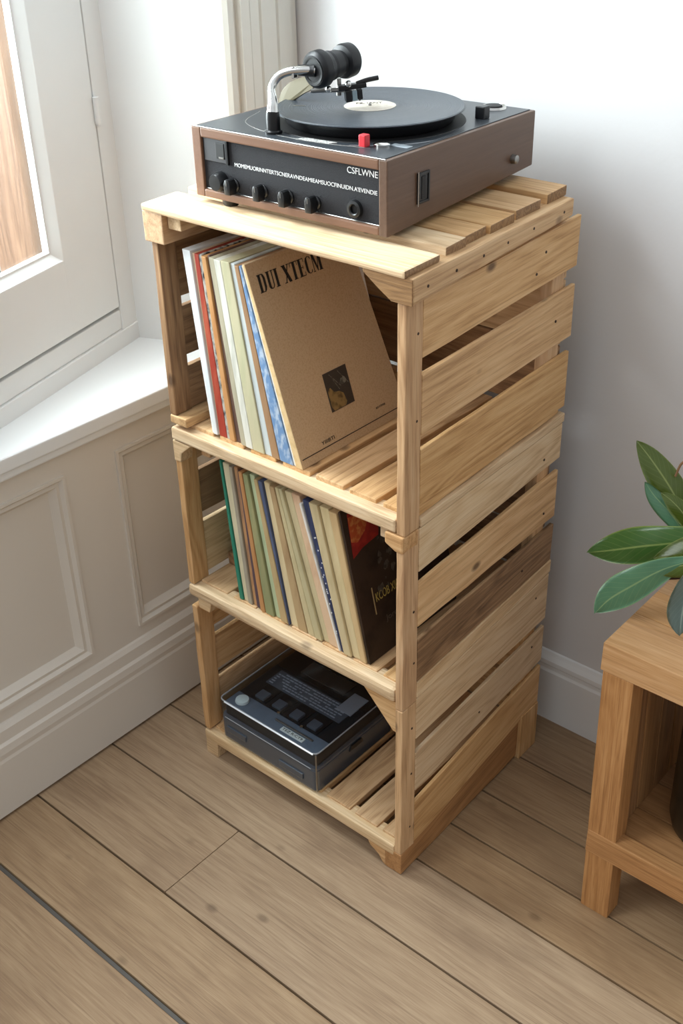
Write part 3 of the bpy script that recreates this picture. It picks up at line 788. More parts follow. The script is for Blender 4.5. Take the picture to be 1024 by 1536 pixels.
for i, (c, s, a, zt, lab) in enumerate(row2):
    mt = paper('sleeve_spine', c, s, 40, a, stretch=(1, 1, .25))
    g = .0006
    y0 = .016+random.uniform(-.003, .003)
    o = record('record_sleeve', lab, G2, bb[i]+g, bb[i+1]-g, tb[i]+g, tb[i+1]-g, .3723, zt, y0, .232+random.uniform(-.004, .004), mt, bevel=.0016)
    if 'white marks' in lab:
        bm = bmesh.new(); k = random.Random(2)
        for _ in range(16):
            f = k.uniform(.1, .8); xc = (bb[i]+bb[i+1])/2*(1-f)+(tb[i]+tb[i+1])/2*f+k.uniform(-.003, .003); z = .3723+f*(zt-.3723)
            add_box(bm, (xc-.0007, xc+.0007), (y0-.0003, y0+.0002), (z-.001, z+.0012))
        obj('spine_print', bm, M['white_print'], o)

# dark glossy cover leaning right of the row
dB0, dB1, dT0, dT1, dz0, dz1 = -.0785, -.0735, -.1295, -.1255, .3723, .612
dk = thing('record_sleeve', 'dark brown glossy record cover with red patch and gold lettering in the middle crate', 'record', (-.076, .02, .3723), group=G2)
M['dark_cover'] = paper('dark_cover', '#3a2c24', '#241b17', 25, .8, rough=.3)
bm = bmesh.new(); add_hexa(bm, [(dB0, .018, dz0), (dB1, .018, dz0), (dT1, .018, dz1), (dT0, .018, dz1)], [(dB0, .232, dz0), (dB1, .232, dz0), (dT1, .232, dz1), (dT0, .232, dz1)])
bev(bm, .001); obj('cover', bm, M['dark_cover'], dk)
dup_ = V((dT1-dB1, 0, dz1-dz0)).normalized(); dn = V((0, 1, 0)).cross(dup_)
def df(u=0, v=0, lift=.0002): return frame_mtx(V((dB1, .018, dz0))+V((0, 1, 0))*u+dup_*v+dn*lift, (0, 1, 0), dup_)
bm = bmesh.new(); add_prism(bm, [(.008, .170), (.030, .178), (.066, .182), (.072, .205), (.07, .238), (.012, .238), (.010, .21)], 0, .0003, 'xy')
rp = obj('red_patch', bm, paper('red_print', '#8e2420', '#b8352a', 60, .6, rough=.35), dk, df(), label='red and orange printed patch at the top of the dark cover')
bm = bmesh.new(); add_prism(bm, [(.010, .195), (.022, .190), (.040, .200), (.050, .215), (.044, .230), (.012, .232)], .0003, .0006, 'xy')
obj('orange_patch', bm, paper('orange_print', '#b5532c', '#cf8a4e', 120, .8, rough=.35), rp, df())
obj('gold_title', text_bm('KCOB XIGA', .062, .014), M['gold_print'], dk, df(.037, .086), label='gold lettering')
bm = bmesh.new(); add_box(bm, (.031, .033), (.068, .112), (0, .0003)); obj('printed_line', bm, plain('tan_print', '#a8926a', .5), dk, df())
bm = bmesh.new(); k = random.Random(11)
for _ in range(26):
    u, v = k.uniform(.045, .13), k.uniform(.10, .185); r_ = k.uniform(.0015, .006)
    n_ = 7; pts = [(u+r_*k.uniform(.5, 1.2)*math.cos(6.283*i/n_), v+r_*k.uniform(.5, 1.5)*math.sin(6.283*i/n_)) for i in range(n_)]
    add_prism(bm, pts, 0, .0003, 'xy')
obj('grey_pattern', bm, paper('grey_print', '#575148', '#2b2520', 150, .7, rough=.35), dk, df())
obj('small_print', text_bm('Joroozx', .05, .012), plain('dim_print', '#554a40', .6), dk, df(.05, .045))

# ------------------------------------------------------------------ cassette player in the lowest crate
tp = thing('cassette_player', 'black cassette player in a clear smoky case on the lowest crate floor', 'cassette player', (-.29, .1, .0587))
x0, x1, y0, y1 = -.4015, -.178, .004, .205
def rrect(x0, x1, y0, y1, r, n=5):
    out = []
    for cx, cy, a0 in ((x1-r, y1-r, 0), (x0+r, y1-r, 90), (x0+r, y0+r, 180), (x1-r, y0+r, 270)):
        for i in range(n+1):
            a = R(a0+90*i/n); out.append((cx+r*math.cos(a), cy+r*math.sin(a)))
    return out
M['case_dark'] = plain('case_base', '#444b54', .22, coat=.5)
M['mech'] = plain('mechanism_black', '#1f2226', .4, noise=.2, nscale=50)
M['mech_grey'] = plain('mechanism_grey', '#565c65', .4, noise=.2, nscale=80)
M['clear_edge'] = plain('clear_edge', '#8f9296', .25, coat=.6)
prism('case_base', rrect(x0, x1, y0, y1, .010), .0587, .103, 'xy', M['case_dark'], tp, bevel=.002)
bm = bmesh.new(); add_prism(bm, rrect(x0+.001, x1-.001, y0+.001, y1-.001, .010), .1032, .1075, 'xy')
obj('seam_band', bm, M['mech_grey'], tp)
deck = prism('deck', rrect(x0+.006, x1-.006, y0+.006, y1-.006, .006), .1077, .132, 'xy', M['mech'], tp, bevel=.002)
# clear lid: thin shell
bm = bmesh.new()
oo = rrect(x0, x1, y0, y1, .010); rings = []
for sc, z in ((0, .1077), (0, .1385), (.0012, .1412), (.0035, .142)):
    rings.append([bm.verts.new((x, y, z)) for x, y in rrect(x0+sc, x1-sc, y0+sc, y1-sc, .010)])
for a, b2 in zip(rings, rings[1:]):
    n_ = len(a)
    for i in range(n_): bm.faces.new((a[i], a[(i+1) % n_], b2[(i+1) % n_], b2[i]))
bm.faces.new(rings[-1])
o = obj('clear_lid', bm, M['smoke'], tp); shade(o)
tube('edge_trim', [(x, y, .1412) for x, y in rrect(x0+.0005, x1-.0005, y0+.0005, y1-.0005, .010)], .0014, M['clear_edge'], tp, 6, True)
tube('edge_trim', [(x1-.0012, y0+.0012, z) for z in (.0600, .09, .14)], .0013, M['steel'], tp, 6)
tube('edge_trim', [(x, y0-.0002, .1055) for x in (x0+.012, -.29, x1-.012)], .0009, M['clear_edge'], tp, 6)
tube('edge_highlight', [(x0+.014, y0-.0004, .1405), (-.29, y0-.0004, .1405), (x1-.006, y0-.0004, .1405)], .0016, plain('pale_edge', '#dfe6ec', .2, coat=.6), tp, 8)  # pale strip standing in for the highlight along the front edge
# deck details (z .132 upward)
def onDeck(name, x, y, h, mat, lab=None, bevel=.001, z=.132): return box(name, x, y, (z, z+h), mat, tp, bevel, label=lab)
lathe('dial', [(0, 0), (.0115, 0), (.0125, .002), (.0115, .006), (.004, .0068), (0, .0068)], (-.371, .030, .1322), (0, 0, 1), plain('dial_white', '#dfe8e4', .4, noise=.1, nscale=200), tp, label='round whitish dial')
for i in range(4):
    xx = -.368+i*.040
    onDeck('button_well', (xx, xx+.032), (.050, .090), .0015, M['black_matt'])
    onDeck('play_button', (xx+.006, xx+.026), (.052, .072), .006, M['mech_grey'])
for xx, yy in ((-.300, .046), (-.247, .045)):
    lathe('chrome_stud', [(0, 0), (.0035, 0), (.003, .004), (0, .0045)], (xx, yy, .1325), (0, 0, 1), M['chrome'], tp, n=14)
bm = bmesh.new(); k = random.Random(5)
for r_ in range(6):
    x = -.372
    while x < -.215:
        w_ = k.uniform(.004, .011)
        if k.random() < .9: add_box(bm, (x, x+w_), (.097+r_*.0062, .0995+r_*.0062), (0, .0004))
        x += w_+.0018
pl = onDeck('text_plate', (-.376, -.206), (.093, .134), .0012, M['mech_grey'])
obj('text_rows', bm, plain('grey_print', '#a2a8b4', .5), pl, Matrix.Translation((0, 0, .1332)))
onDeck('corner_label', (-.234, -.202), (.118, .168), .0022, plain('grey_label', '#989ba3', .4), 'grey sticker near the right edge')
onDeck('cassette_window', (-.345, -.245), (.150, .186), .003, plain('window_brown', '#35322f', .25))
wl_ = onDeck('front_label', (-.272, -.222), (.018, .028), .0025, plain('tape_label', '#dcded6', .5), 'small white printed label')
obj('label_print', text_bm('TEZ R:CT9', .044, .005), M['black_print'], wl_, Matrix.Translation((-.269, .0205, .1346)))
onDeck('front_bar', (-.295, -.210), (.0305, .0345), .003, M['steel'])
onDeck('front_deck', (-.395, -.185), (.012, .046), .001, plain('deck_blue_grey', '#66717e', .35, noise=.2, nscale=60))
onDeck('cassette_door', (-.393, -.187), (.140, .197), .0015, M['black'])
prism('side_latch', [(.085, .092), (.120, .092), (.116, .102), (.089, .102)], x1-.001, x1+.0025, 'yz', M['black'], tp, bevel=.0006)
for (a, b2) in (((-.386, -.340), .084), ((-.262, -.208), .080)):
    box('front_latch', a, (y0-.0025, y0+.001), (b2-.008, b2+.004), M['case_dark'], tp, .0008)

# ------------------------------------------------------------------ turntable
TL = V((-.386, .0405, 1.0))
tt = thing('turntable', 'brown wood turntable with black front panel, standing on the lid of the top crate', 'turntable', TL, (0, 0, R(1.3)), local=True)
W_, D_, H_ = .3195, .324, .0895
M['side_brown'] = M['walnut']
bm = bmesh.new(); add_hexa(bm, [(.001, .010, .001), (W_-.001, .010, .001), (W_-.001, .010, .007), (.001, .010, .007)], [(.001, D_-.001, .019), (W_-.001, D_-.001, .019), (W_-.001, D_-.001, .025), (.001, D_-.001, .025)]); base = obj('bottom_board', bm, M['black_matt'], tt)
board('case_side', (0, .0155), (0, D_), (0, H_), 'y', M['walnut_front'], tt, z2=(.018, H_), wob=0, bevel=.0015)
sd = board('case_side', (W_-.0125, W_), (0, D_), (0, H_), 'y', M['walnut'], tt, z2=(.018, H_), wob=0, bevel=.0015)
board('case_back', (.0156, W_-.0126), (D_-.012, D_), (.0245, H_), 'x', M['walnut'], tt, wob=0)
board('front_trim', (.0156, W_-.0126), (0, .014), (H_-.0125, H_), 'x', M['walnut_front'], tt, wob=0, bevel=.002, label='brown trim strip above the front panel')
board('front_trim', (.0156, W_-.0126), (0, .014), (.0, .0105), 'x', M['walnut_front'], tt, wob=0, bevel=.002, label='brown trim strip below the front panel')
box('top_plate', (.006, W_-.006), (.004, D_-.004), (H_-.004, H_+.0012), M['deck'], tt, .0008)
tube('top_edge', [(.003, .001, H_+.0004), (W_-.003, .001, H_+.0004)], .0008, M['steel'], tt, 6)
fp = box('front_panel', (.0156, W_-.0126), (.004, .010), (.0105, H_-.0125), M['grille'], tt, 0)
fm = Matrix(((1, 0, 0, 0), (0, 0, -1, .0038), (0, 1, 0, 0), (0, 0, 0, 1)))       # front-panel drawing plane
def fmat(x, z): m = fm.copy(); m.translation = V((x, .0040, z)); return m
obj('brand_lettering', text_bm('CSFLWNE', .046, .0075), M['white_print'], tt, fmat(.257, .0665), label='white maker lettering')
obj('panel_lettering', text_bm("MOMEMUORINNTERTSCNERAVNDEAMIEAMSUOCFINUIDN.A'EVENDIE", .231, .0052), M['white_print'], tt, fmat(.071, .0465), label='row of small white capitals across the front panel')
sw = box('switch_plate', (.018, .060), (.0028, .0045), (.048, .0765), plain('switch_plate_grey', '#38383b', .5, noise=.2, nscale=400), tt, .0006)
box('switch_ridge', (.0575, .062), (.001, .0045), (.047, .077), M['black'], sw, .0006)
box('power_switch', (.040, .055), (.0018, .0045), (.053, .073), M['black_matt'], sw, .0008, label='black rocker switch')
box('switch_glint', (.0455, .054), (.0012, .0022), (.0535, .0555), M['steel'], sw, .0003)
# knobs
def knob(x, z, s=1, big=False):
    bm = bmesh.new()
    if big: add_lathe(bm, [(0, 0), (.0125, 0), (.0125, .003), (.0115, .012), (.010, .0145), (0, .0148)], axis_mtx((x, .0045, z), (0, -1, 0)), 28)
    else:
        add_lathe(bm, [(0, 0), (.0085, 0), (.0085, .0025), (.007, .004), (0, .004)], axis_mtx((x, .0045, z), (0, -1, 0)), 24)
        add_prism(bm, [(x-.0052, z-.010), (x+.0052, z-.010), (x+.0055, z+.004), (x+.0035, z+.0092), (x, z+.0105), (x-.0035, z+.0092), (x-.0055, z+.004)], -.012, .001, 'xz', .0018)
    o = obj('control_knob', bm, M['black'], tt); shade(o)
    if not big:
        bm = bmesh.new(); add_box(bm, (x-.0006, x+.0006), (-.0124, -.0117), (z+.002, z+.008)); obj('pointer', bm, M['steel'], o)
knob(.0455, .0245, big=True)
for x in (.0690, .1190, .1625, .2065): knob(x, .0225)
lathe('headphone_jack', [(.0055, .0), (.0055, .004), (.0068, .0052), (.0102, .0045), (.0112, 0)], (.2690, .0042, .0255), (0, -1, 0), M['black'], tt, 28)
lathe('jack_hole', [(0, .0005), (.0056, .0005), (.0056, 0)], (.2690, .0042, .0255), (0, -1, 0), M['black_matt'], tt, 20)
tube('panel_lip', [(.016, .0035, .0112), (W_-.014, .0035, .0112)], .0008, M['steel'], tt, 6)
for fx, fy, fz in ((.050, .014, .0008), (W_-.05, .030, .001), (.045, D_-.05, .015), (W_-.05, D_-.05, .015)):
    lathe('foot', [(0, -.0095), (.009, -.0095), (.011, -.007), (.012, 0), (0, 0)], (fx, fy, fz), (0, 0, 1), M['black'], tt, 20)
# right side fittings
hp = box('side_socket', (W_-.001, W_+.0012), (.058, .082), (.026, .063), M['black'], tt, .0006)
bm = bmesh.new()
for a in (((.058, .061), (.026, .063)), ((.079, .082), (.026, .063)), ((.061, .079), (.060, .063)), ((.061, .079), (.026, .029))):
    add_box(bm, (W_+.001, W_+.0025), a[0], a[1], None, .0004)
obj('socket_frame', bm, M['black'], hp)
tube('socket_edge', [(W_+.0028, .0575, .024), (W_+.0028, .0575, .065)], .0007, M['chrome'], hp, 6)
box('socket_slot', (W_+.001, W_+.0018), (.066, .074), (.031, .058), M['black_matt'], hp, 0)
lathe('side_knob', [(0, .0), (.0062, 0), (.0062, .003), (.0055, .007), (.004, .008), (0, .008)], (W_, .272, .0365), (1, 0, 0), M['steel'], tt, 20, label='small round metal knob on the right side')
# platter and furniture on the plate
pc = V((.177, .150, 0))
lathe('platter', [(0, .0912), (.105, .0912), (.109, .095), (.111, .104), (.109, .1062), (0, .1065)], pc, (0, 0, 1), M['black'], tt, 72)
lathe('platter_well', [(0, .0908), (.120, .0908), (.123, .0916), (.124, .0908)], pc, (0, 0, 1), M['black_matt'], tt, 72)
lathe('spindle', [(0, .106), (.0022, .106), (.0022, .1105), (.001, .1115), (0, .1115)], pc, (0, 0, 1), M['steel'], tt, 14)
box('red_button', (.2535, .2635), (.030, .040), (H_+.001, H_+.0155), M['red_btn'], tt, .0015)
lathe('chrome_disc', [(0, 0), (.0105, 0), (.0105, .003), (.008, .0045), (0, .005)], (.274, .049, H_+.001), (0, 0, 1), M['chrome'], tt, 28)
box('maker_plate', (.281, .307), (.056, .066), (H_+.001, H_+.002), plain('etched_plate', '#aeb8bf', .35, metal=.6), tt, .0003)
prism('speckled_plate', [(.166, .016), (.216, .020), (.221, .030), (.174, .028)], H_+.0011, H_+.002, 'xy', M['grey_plate'], tt, bevel=0)
prism('speed_lever', [(.284, .232), (.298, .232), (.298, .246), (.284, .246)], H_+.001, H_+.017, 'xy', M['black'], tt, bevel=.0015)
lathe('dial_well', [(.0, .002), (.010, .0025), (.0145, .0015), (.0165, .004), (.0175, .001)], (.270, .298, H_+.0005), (0, 0, 1), M['chrome'], tt, 32)
lathe('dial_cap', [(0, .0055), (.0115, .0045), (.012, .002)], (.270, .298, H_+.001), (0, 0, 1), M['black_matt'], tt, 28)
bm = bmesh.new()
for i in range(70):
    t = i/69; a = R(-62+70*t); r_ = .1365+.004*math.sin(t*3.1)
    cx, cy = pc.x+r_*math.cos(a), pc.y+r_*math.sin(a)
    if cx > W_-.010: cx = W_-.010
    add_box(bm, (cx-.0004, cx+.0004), (cy-.002, cy+.002), (H_+.0012, H_+.0015))
obj('strobe_marks', bm, plain('strobe_grey', '#8d9094', .5), tt)
tube('scribed_line', spline([(.02, .11, H_+.0012), (.05, .05, H_+.0012), (.12, .022, H_+.0012), (.2, .018, H_+.0012), (.27, .032, H_+.0012)]), .0005, M['steel'], tt, 5)
# tonearm
lathe('arm_pedestal', [(0, 0), (.0112, 0), (.0115, .003), (.009, .0045), (.0088, .020), (.0082, .026), (0, .0265)], (.121, .026, H_+.001), (0, 0, 1), M['black'], tt, 28)
def wl2(p): return V(p)-TL
arm_pts = [(.121, .026, .115), (.1185, .030, .128), (.1085, .040, .141), (.1115, .050, .153), (.124, .058, .159), (.142, .067, .161), (.151, .074, .160)]
sp_ = spline(arm_pts, 8); nn = len(sp_)
rad = [.0078-.0026*min(1, i/14) for i in range(nn)]
ta = tube('tonearm', sp_, rad, M['chrome'], tt, 16, label='bent chrome tonearm tube')
box('arm_clip', (.1275, .1310), (.0560, .0640), (.1510, .1650), M['chrome'], ta, .001)
M['weight'] = plain('weight_rubber', '#0c0e12', .42)
cw0 = V((.150, .074, .160)); cw1 = V((.156, .1540, .1655))
cwd = (cw1-cw0); ln = cwd.length
lathe('counterweight', [(0, -.002), (.018, -.002), (.0215, .001), (.0225, .004), (.0225, .013), (.0195, .016), (.0185, .022), (.0175, .023), (.0180, .027), (.0165, .028), (.0165, .040), (.0135, .042), (.0145, .047), (.0200, .049), (.0212, .053), (.0205, .064), (.018, .067), (0, .067)], cw0, cwd, M['weight'], ta, 44, label='ribbed black counterweight')
lathe('weight_ring', [(.0135, -.0026), (.0165, -.0030), (.0165, -.0018)], cw0, cwd, M['black'], ta, 36)
lathe('arm_ferrule', [(0, -.020), (.0062, -.020), (.0068, -.012), (.0072, -.003), (.0078, .001), (0, .001)], cw0, (.019, .0098, 0), M['black'], ta, 20)
# lower arm, headshell and cartridge reaching over the record
u1, u2 = V((.128, .092, .131)), V((.166, .122, .1315))
lathe('pivot_yoke', [(0, 0), (.0035, 0), (.0035, .020), (0, .020)], (.152, .118, .124), (0, 0, 1), M['steel'], ta, 14)
tube('lower_arm', spline([u1, (.142, .102, .1315), (.155, .112, .1315), u2]), .0028, M['steel'], ta, 10)
for p_ in ((.150, .100, .134), (.168, .118, .139)):
    bm = bmesh.new(); bmesh.ops.create_uvsphere(bm, u_segments=14, v_segments=8, radius=.0045); o = obj('pivot_screw', bm, M['chrome'], ta, Matrix.Translation(p_)); shade(o)
hm = frame_mtx((.160, .116, .1345), (.66, .75, .08), (-.75, .66, 0))
bm = bmesh.new(); add_box(bm, (-.006, .030), (-.006, .006), (-.003, .003), None, .0012); hs_ = obj('headshell', bm, M['black'], ta, hm)
bm = bmesh.new(); add_tube(bm, spline([(.018, 0, .002), (.030, -.002, .005), (.038, -.003, .006), (.046, -.003, .0065)]), [.003]*25, 10); o = obj('finger_lift', bm, M['black'], ta, hm); shade(o)
bm = bmesh.new(); add_box(bm, (.002, .010), (-.007, .007), (-.0175, -.0035), None, .001); obj('cartridge', bm, M['black'], ta, hm)
bm = bmesh.new(); add_box(bm, (.0105, .017), (-.0065, .0065), (-.0170, -.0045), None, .001); obj('cartridge_body', bm, plain('cartridge_blue', '#8fa3ab', .3), ta, hm)
bm = bmesh.new(); add_box(bm, (.0175, .024), (-.006, .006), (-.0165, -.004), None, .0012); add_tube(bm, [(.020, 0, -.0165), (.021, 0, -.0185)], .0012, 8); obj('stylus_guard', bm, M['black'], ta, hm)
# curved bronze arm guard behind the tube
bm = bmesh.new()
go = [(.050, .117, .0925), (.047, .118, .106), (.055, .119, .121), (.070, .119, .132), (.088, .119, .139), (.104, .119, .1415), (.112, .119, .135), (.106, .119, .127), (.088, .119, .118), (.070, .119, .107), (.058, .118, .097)]
go = spline(go, 3)
f0 = [bm.verts.new(p) for p in go]; f1 = [bm.verts.new(V(p)+V((.001, .0035, 0))) for p in go]
bm.faces.new(f0); bm.faces.new(f1[::-1])
for i in range(len(go)): j = (i+1) % len(go); bm.faces.new((f0[i], f1[i], f1[j], f0[j]))
obj('arm_guard', bm, M['brass'], tt)

# the record on the platter
rc = (Matrix.Translation(TL) @ Euler((0, 0, R(1.3))).to_matrix().to_4x4())
vr = thing('vinyl_record', 'black vinyl record with a cream centre label, lying on the turntable platter', 'record', rc @ V((.177, .150, .1068)), (0, 0, R(1.3)), local=True)
lathe('disc', [(0, 0), (.1215, 0), (.1227, .0008), (.1227, .0016), (.1210, .0024), (.1200, .0021), (.046, .0021), (.045, .0018), (.0, .0018)], (0, 0, 0), (0, 0, 1), M['vinyl'], vr, 128)
lb = lathe('label', [(0, .0022), (.0335, .0022), (.0335, .0018)], (0, 0, 0), (0, 0, 1), M['label_cream'], vr, 64, label='cream round centre label')
obj('label_print', text_bm('FZ. IANT', .034, .008, .0002), plain('grey_ink', '#4c4640', .7), lb, Matrix.Translation((0, 0, .00225)) @ Euler((0, 0, R(42))).to_matrix().to_4x4() @ Matrix.Translation((-.017, .011, 0)))
bm = bmesh.new(); add_box(bm, (-.008, .008), (-.002, .002), (0, .0002)); obj('scratch_mark', bm, M['steel'], vr, Matrix.Translation((-.075, -.052, .0022)) @ Euler((0, 0, R(30))).to_matrix().to_4x4())

# ------------------------------------------------------------------ side stand
sx, sy = .246, .131
sd_ = thing('plant_stand', 'brown wooden plant stand with boarded top and lower shelf near the back wall', 'plant stand', (.42, .28, 0))
xr, yb_ = .62, .435
for i, (a, b2) in enumerate(((0, .085), (.0855, .150), (.1505, .225), (.2255, yb_-sy))):
    board('top_board', (.230, xr+.012), (sy+a, sy+b2), (.450, .495), 'x', M['oak_top'], sd_, wob=.0002, bevel=.0012)
def sleg(xa, xb, ya, yb2, flare=0):
    return board('leg', (xa, xb), (ya, yb2), (0, .450), 'z', M['oak'], sd_, x2=(xa-flare, xb-flare), wob=0, bevel=.0015)
sleg(sx, sx+.045, sy, sy+.034, .012); sleg(xr-.045, xr, sy, sy+.034); sleg(sx, sx+.045, yb_-.034, yb_, .012); sleg(xr-.045, xr, yb_-.034, yb_)
board('front_rail', (sx-.0035, xr), (sy-.0015, sy+.024), (.1165, .159), 'x', M['oak'], sd_, wob=0, bevel=.0015, label='front rail of the lower shelf')
board('back_rail', (sx+.046, xr-.046), (yb_-.024, yb_), (.117, .155), 'x', M['oak'], sd_, wob=0)
for a, b2 in ((.0245, .090), (.091, .155), (.156, .220), (.221, .279)):
    board('shelf_board', (sx+.002, xr-.002), (sy+a, sy+b2), (.137, .152), 'x', M['oak_dim'], sd_, wob=.0002)
for a, b2 in ((.0345, .083), (.0870, .134), (.1385, .184), (.1880, .2345), (.238, .2695)):
    board('side_board', (sx+.012, sx+.030), (sy+a, sy+b2), (.1525, .4495), 'z', M['oak_dim'], sd_, x2=(sx, sx+.018), wob=0)

# dark bottle on the lower shelf
bt = thing('black_jar', 'dark rounded jar on the lower shelf of the plant stand', 'jar', (.386, .262, .1522))
M['jar'] = plain('black_glaze', '#17150f', .25)
lathe('body', [(0, 0), (.064, 0), (.070, .004), (.074, .02), (.0755, .10), (.076, .19), (.068, .225), (.058, .235), (.056, .232), (.052, .226), (0, .226)], (.386, .262, .1524), (0, 0, 1), M['jar'], bt, 48)
lathe('lid', [(0, 0), (.0555, 0), (.0555, .010), (.02, .018), (.010, .020), (.010, .032), (0, .034)], (.386, .262, .3784), (0, 0, 1), M['jar'], bt, 40)
# potted plant
pt = thing('potted_plant', 'broad-leaved green plant standing on top of the wooden plant stand', 'plant', (.465, .29, .4955))
M['pot'] = plain('terracotta', '#a5694a', .7, noise=.1, nscale=40)
M['soil'] = plain('soil', '#3a2c22', .95, bump=.6, bscale=200)
M['stem'] = plain('stem_green', '#7a8a4a', .5)
PB = V((.465, .29, .4957))
lathe('pot', [(0, 0), (.048, 0), (.062, .085), (.066, .086), (.067, .105), (.061, .106), (.058, .092), (0, .090)], PB, (0, 0, 1), M['pot'], pt, 40)
lathe('soil', [(0, .096), (.0585, .0935), (.0575, .0915), (0, .0915)], PB, (0, 0, 1), M['soil'], pt, 30)
root = PB+V((-.01, 0, .095))
def leaf(spine, width, side, mat, fold=.25, w0=.12, peak=.45, label=None, tipcurl=0, stemfrom=None):
    """spine from base to tip; side = direction of the blade's width"""
    sp = spline(spine, 6); n = len(sp); side = V(side).normalized(); m = 8
    bm = bmesh.new(); uvl = bm.loops.layers.uv.new('UVMap'); grid = []
    for i, p in enumerate(sp):
        t = i/(n-1)
        wd = width*(math.sin(math.pi*min(1, (t**(math.log(.5)/math.log(peak)))))**.8)*(1 if t < .999 else 0)
        if t < .08: wd = max(wd, width*w0*.5)
        T = (sp[min(i+1, n-1)]-sp[max(i-1, 0)]).normalized()
        s = (side-T*side.dot(T)).normalized(); nr = T.cross(s)
        row = []
        for j in range(m+1):
            v = j/m*2-1
            row.append((bm.verts.new(p+s*(v*wd*.5)+nr*(abs(v)**1.3*wd*.5*fold+.002*math.sin(t*9+v*2)*(abs(v)))), (t, j/m)))
        grid.append(row)
    for i in range(n-1):
        for j in range(m):
            q = (grid[i][j], grid[i+1][j], grid[i+1][j+1], grid[i][j+1])
            try:
                f = bm.faces.new([a[0] for a in q])
                for lp, a in zip(f.loops, q): lp[uvl].uv = a[1]
                f.smooth = True
            except ValueError: pass
    bmesh.ops.solidify(bm, geom=bm.faces[:], thickness=.0006)
    bmesh.ops.recalc_face_normals(bm, faces=bm.faces[:])
    o = obj('leaf', bm, mat, pt, label=label, smooth=True)
    return o
camside = V((.758, .652, -.02)); camup = V((-.325, .405, .854))
stem = tube('stem', spline([root, (.41, .29, .60), (.36, .285, .615), (.295, .285, .620)]), [.006]*25, M['stem'], pt, 10)
tube('stem', spline([root+V((.02, 0, 0)), (.455, .29, .66), (.40, .30, .74)]), .005, M['stem'], pt, 10)
leaf([(.262, .285, .606), (.228, .288, .650), (.192, .290, .685), (.166, .290, .707)][:], .043, camside*.8+camup*.35, M['leaf_olive'], .25, peak=.42)
leaf([(.268, .268, .600), (.240, .264, .632), (.214, .262, .652), (.199, .260, .669)], .026, camside*.7+camup*.3, M['leaf_blue'], .35, peak=.42)
leaf([(.275, .275, .600), (.256, .268, .635), (.238, .264, .652), (.222, .262, .660)], .024, camside*.8+camup*.4, M['leaf_olive'], .3, peak=.45)
leaf([(.315, .262, .640), (.272, .240, .615), (.218, .230, .590), (.175, .23, .566), (.142, .230, .549)], .052, camup*1+camside*-.15+V((0, -.2, 0)), M['leaf'], .25, peak=.5, label='long pointed green leaf')
leaf([(.345, .270, .640), (.310, .245, .618), (.275, .225, .602), (.245, .215, .590)], .046, camup, M['leaf_olive'], .2, peak=.5)
leaf([(.315, .215, .622), (.272, .190, .598), (.235, .180, .560), (.208, .178, .528), (.190, .178, .497)], .046, camup*.8+camside*-.6, M['leaf_blue'], .15, peak=.55, label='drooping blue-green leaf')
leaf([(.330, .230, .620), (.305, .205, .612), (.275, .195, .600), (.252, .192, .590)], .030, camup, M['leaf_olive'], .25, peak=.5)
leaf([(.325, .178, .645), (.318, .165, .610), (.317, .158, .570), (.320, .155, .535)], .044, camside, M['leaf_pale'], .2, peak=.55, label='pale grey-green leaf hanging over the stand edge')
leaf([(.325, .25, .590), (.300, .245, .585), (.270, .24, .563), (.252, .24, .548)], .018, camup*.7+camside*.4, M['leaf_dead'], .3, peak=.5, label='dry dark brown leaf')
for sgn, ln_, up_ in ((1, .20, .10), (.6, .22, .16), (.2, .16, .20)):
    b0 = root+V((.02, .0, .02)); leaf([b0, b0+V((ln_*.35*sgn, -.03, up_*.6)), b0+V((ln_*.8*sgn, -.06, up_)), b0+V((ln_*1.1*sgn, -.09, up_*.9))], .055, (0, 1, .3), M['leaf'], .2)
tube('twig', spline([(.29, .31, .68), (.245, .302, .70), (.229, .30, .690), (.2225, .30, .668)]), .0016, plain('twig_brown', '#8a6748', .6), pt, 8)

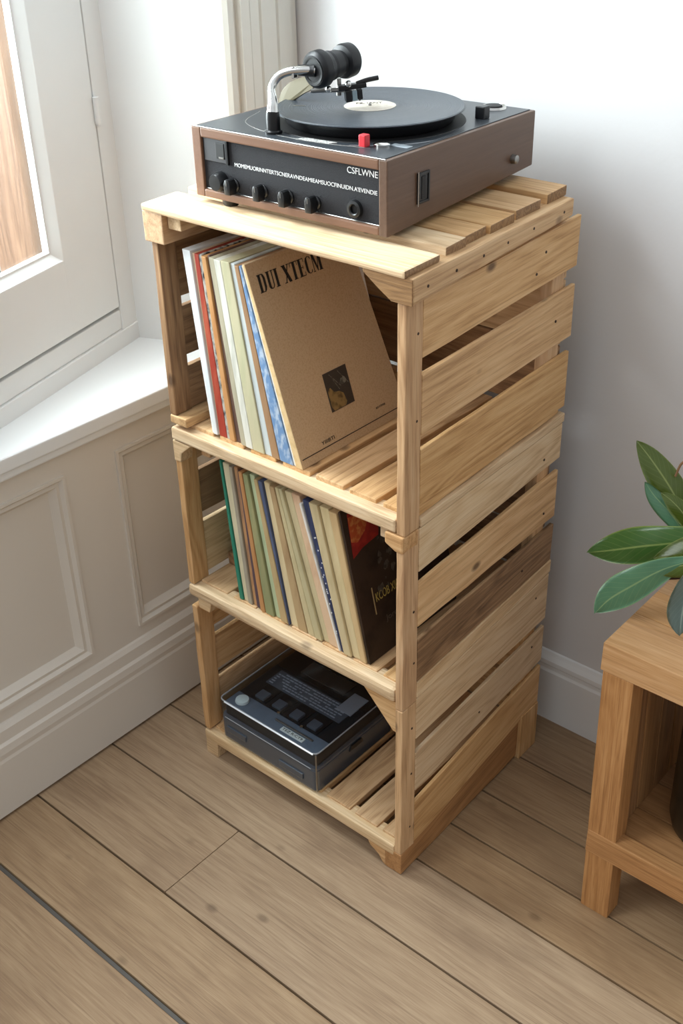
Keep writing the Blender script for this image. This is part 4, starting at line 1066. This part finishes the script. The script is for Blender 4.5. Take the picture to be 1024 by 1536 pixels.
# ------------------------------------------------------------------ light
w = bpy.data.worlds.new('World'); S.world = w; w.use_nodes = True
nt = w.node_tree; bg = nt.nodes['Background']
tc = N(nt, 'ShaderNodeTexCoord'); sp = N(nt, 'ShaderNodeSeparateXYZ'); nt.links.new(tc.outputs['Generated'], sp.inputs[0])
def mrange(v, a, b):
    mr = N(nt, 'ShaderNodeMapRange', interpolation_type='SMOOTHSTEP'); mr.inputs['From Min'].default_value = a; mr.inputs['From Max'].default_value = b
    nt.links.new(v, mr.inputs['Value']); return mr.outputs[0]
# bright overcast sky on the window side, a dimmer white room (pale ceiling, darker low down) on the other
room = mixc(nt, (.34, .32, .30, 1), (.86, .91, .96, 1), mrange(sp.outputs[2], -.1, .75))
nt.links.new(mixc(nt, room, (3.0, 3.15, 3.3, 1), mrange(sp.outputs[0], -.2, -.55)), bg.inputs['Color']); bg.inputs['Strength'].default_value = 1

def area(name, loc, aim, sx_, sy_, power, col=(1, 1, 1)):
    l = bpy.data.lights.new(name, 'AREA'); l.shape = 'RECTANGLE'; l.size = sx_; l.size_y = sy_; l.energy = power; l.color = col
    o = bpy.data.objects.new(name, l); COL.objects.link(o); o.location = loc
    o.rotation_euler = (V(aim)-V(loc)).to_track_quat('-Z', 'Y').to_euler(); return o
area('added_daylight', (-.84, -1.21, 1.82), (.3, -.5, .7), .95, 1.3, 31, (.92, .97, 1))  # lamp added at the made-up opening out of view
wc = WO+WT*.33+WN*.28+V((0, 0, 1.42))
area('added_daylight', wc, wc-WN*.5+V((0, 0, -.35)), .5, 1.2, 52, (.90, .96, 1))  # lamp added outside the visible window to strengthen its daylight

# ------------------------------------------------------------------ camera
cd = bpy.data.cameras.new('camera'); co = bpy.data.objects.new('camera', cd); COL.objects.link(co)
Rr = V((0.75825133, 0.65163508, -0.02065522)); Ru = V((-0.3251356, 0.40541318, 0.85435765)); Rf = V((-0.56510332, 0.64110208, -0.51927484))
m = Matrix((Rr, Ru, -Rf)).transposed().to_4x4(); m.translation = V((0.74725921, -0.96881614, 1.41402462)); co.matrix_world = m
cd.sensor_fit = 'VERTICAL'; cd.sensor_height = 24; cd.lens = 1686.839/1536*24; cd.clip_start = .01
S.camera = co
S.view_settings.view_transform = 'Standard'; S.view_settings.look = 'None'; S.view_settings.gamma = 1
S.view_settings.use_curve_mapping = False
S.view_settings.exposure = 0.03
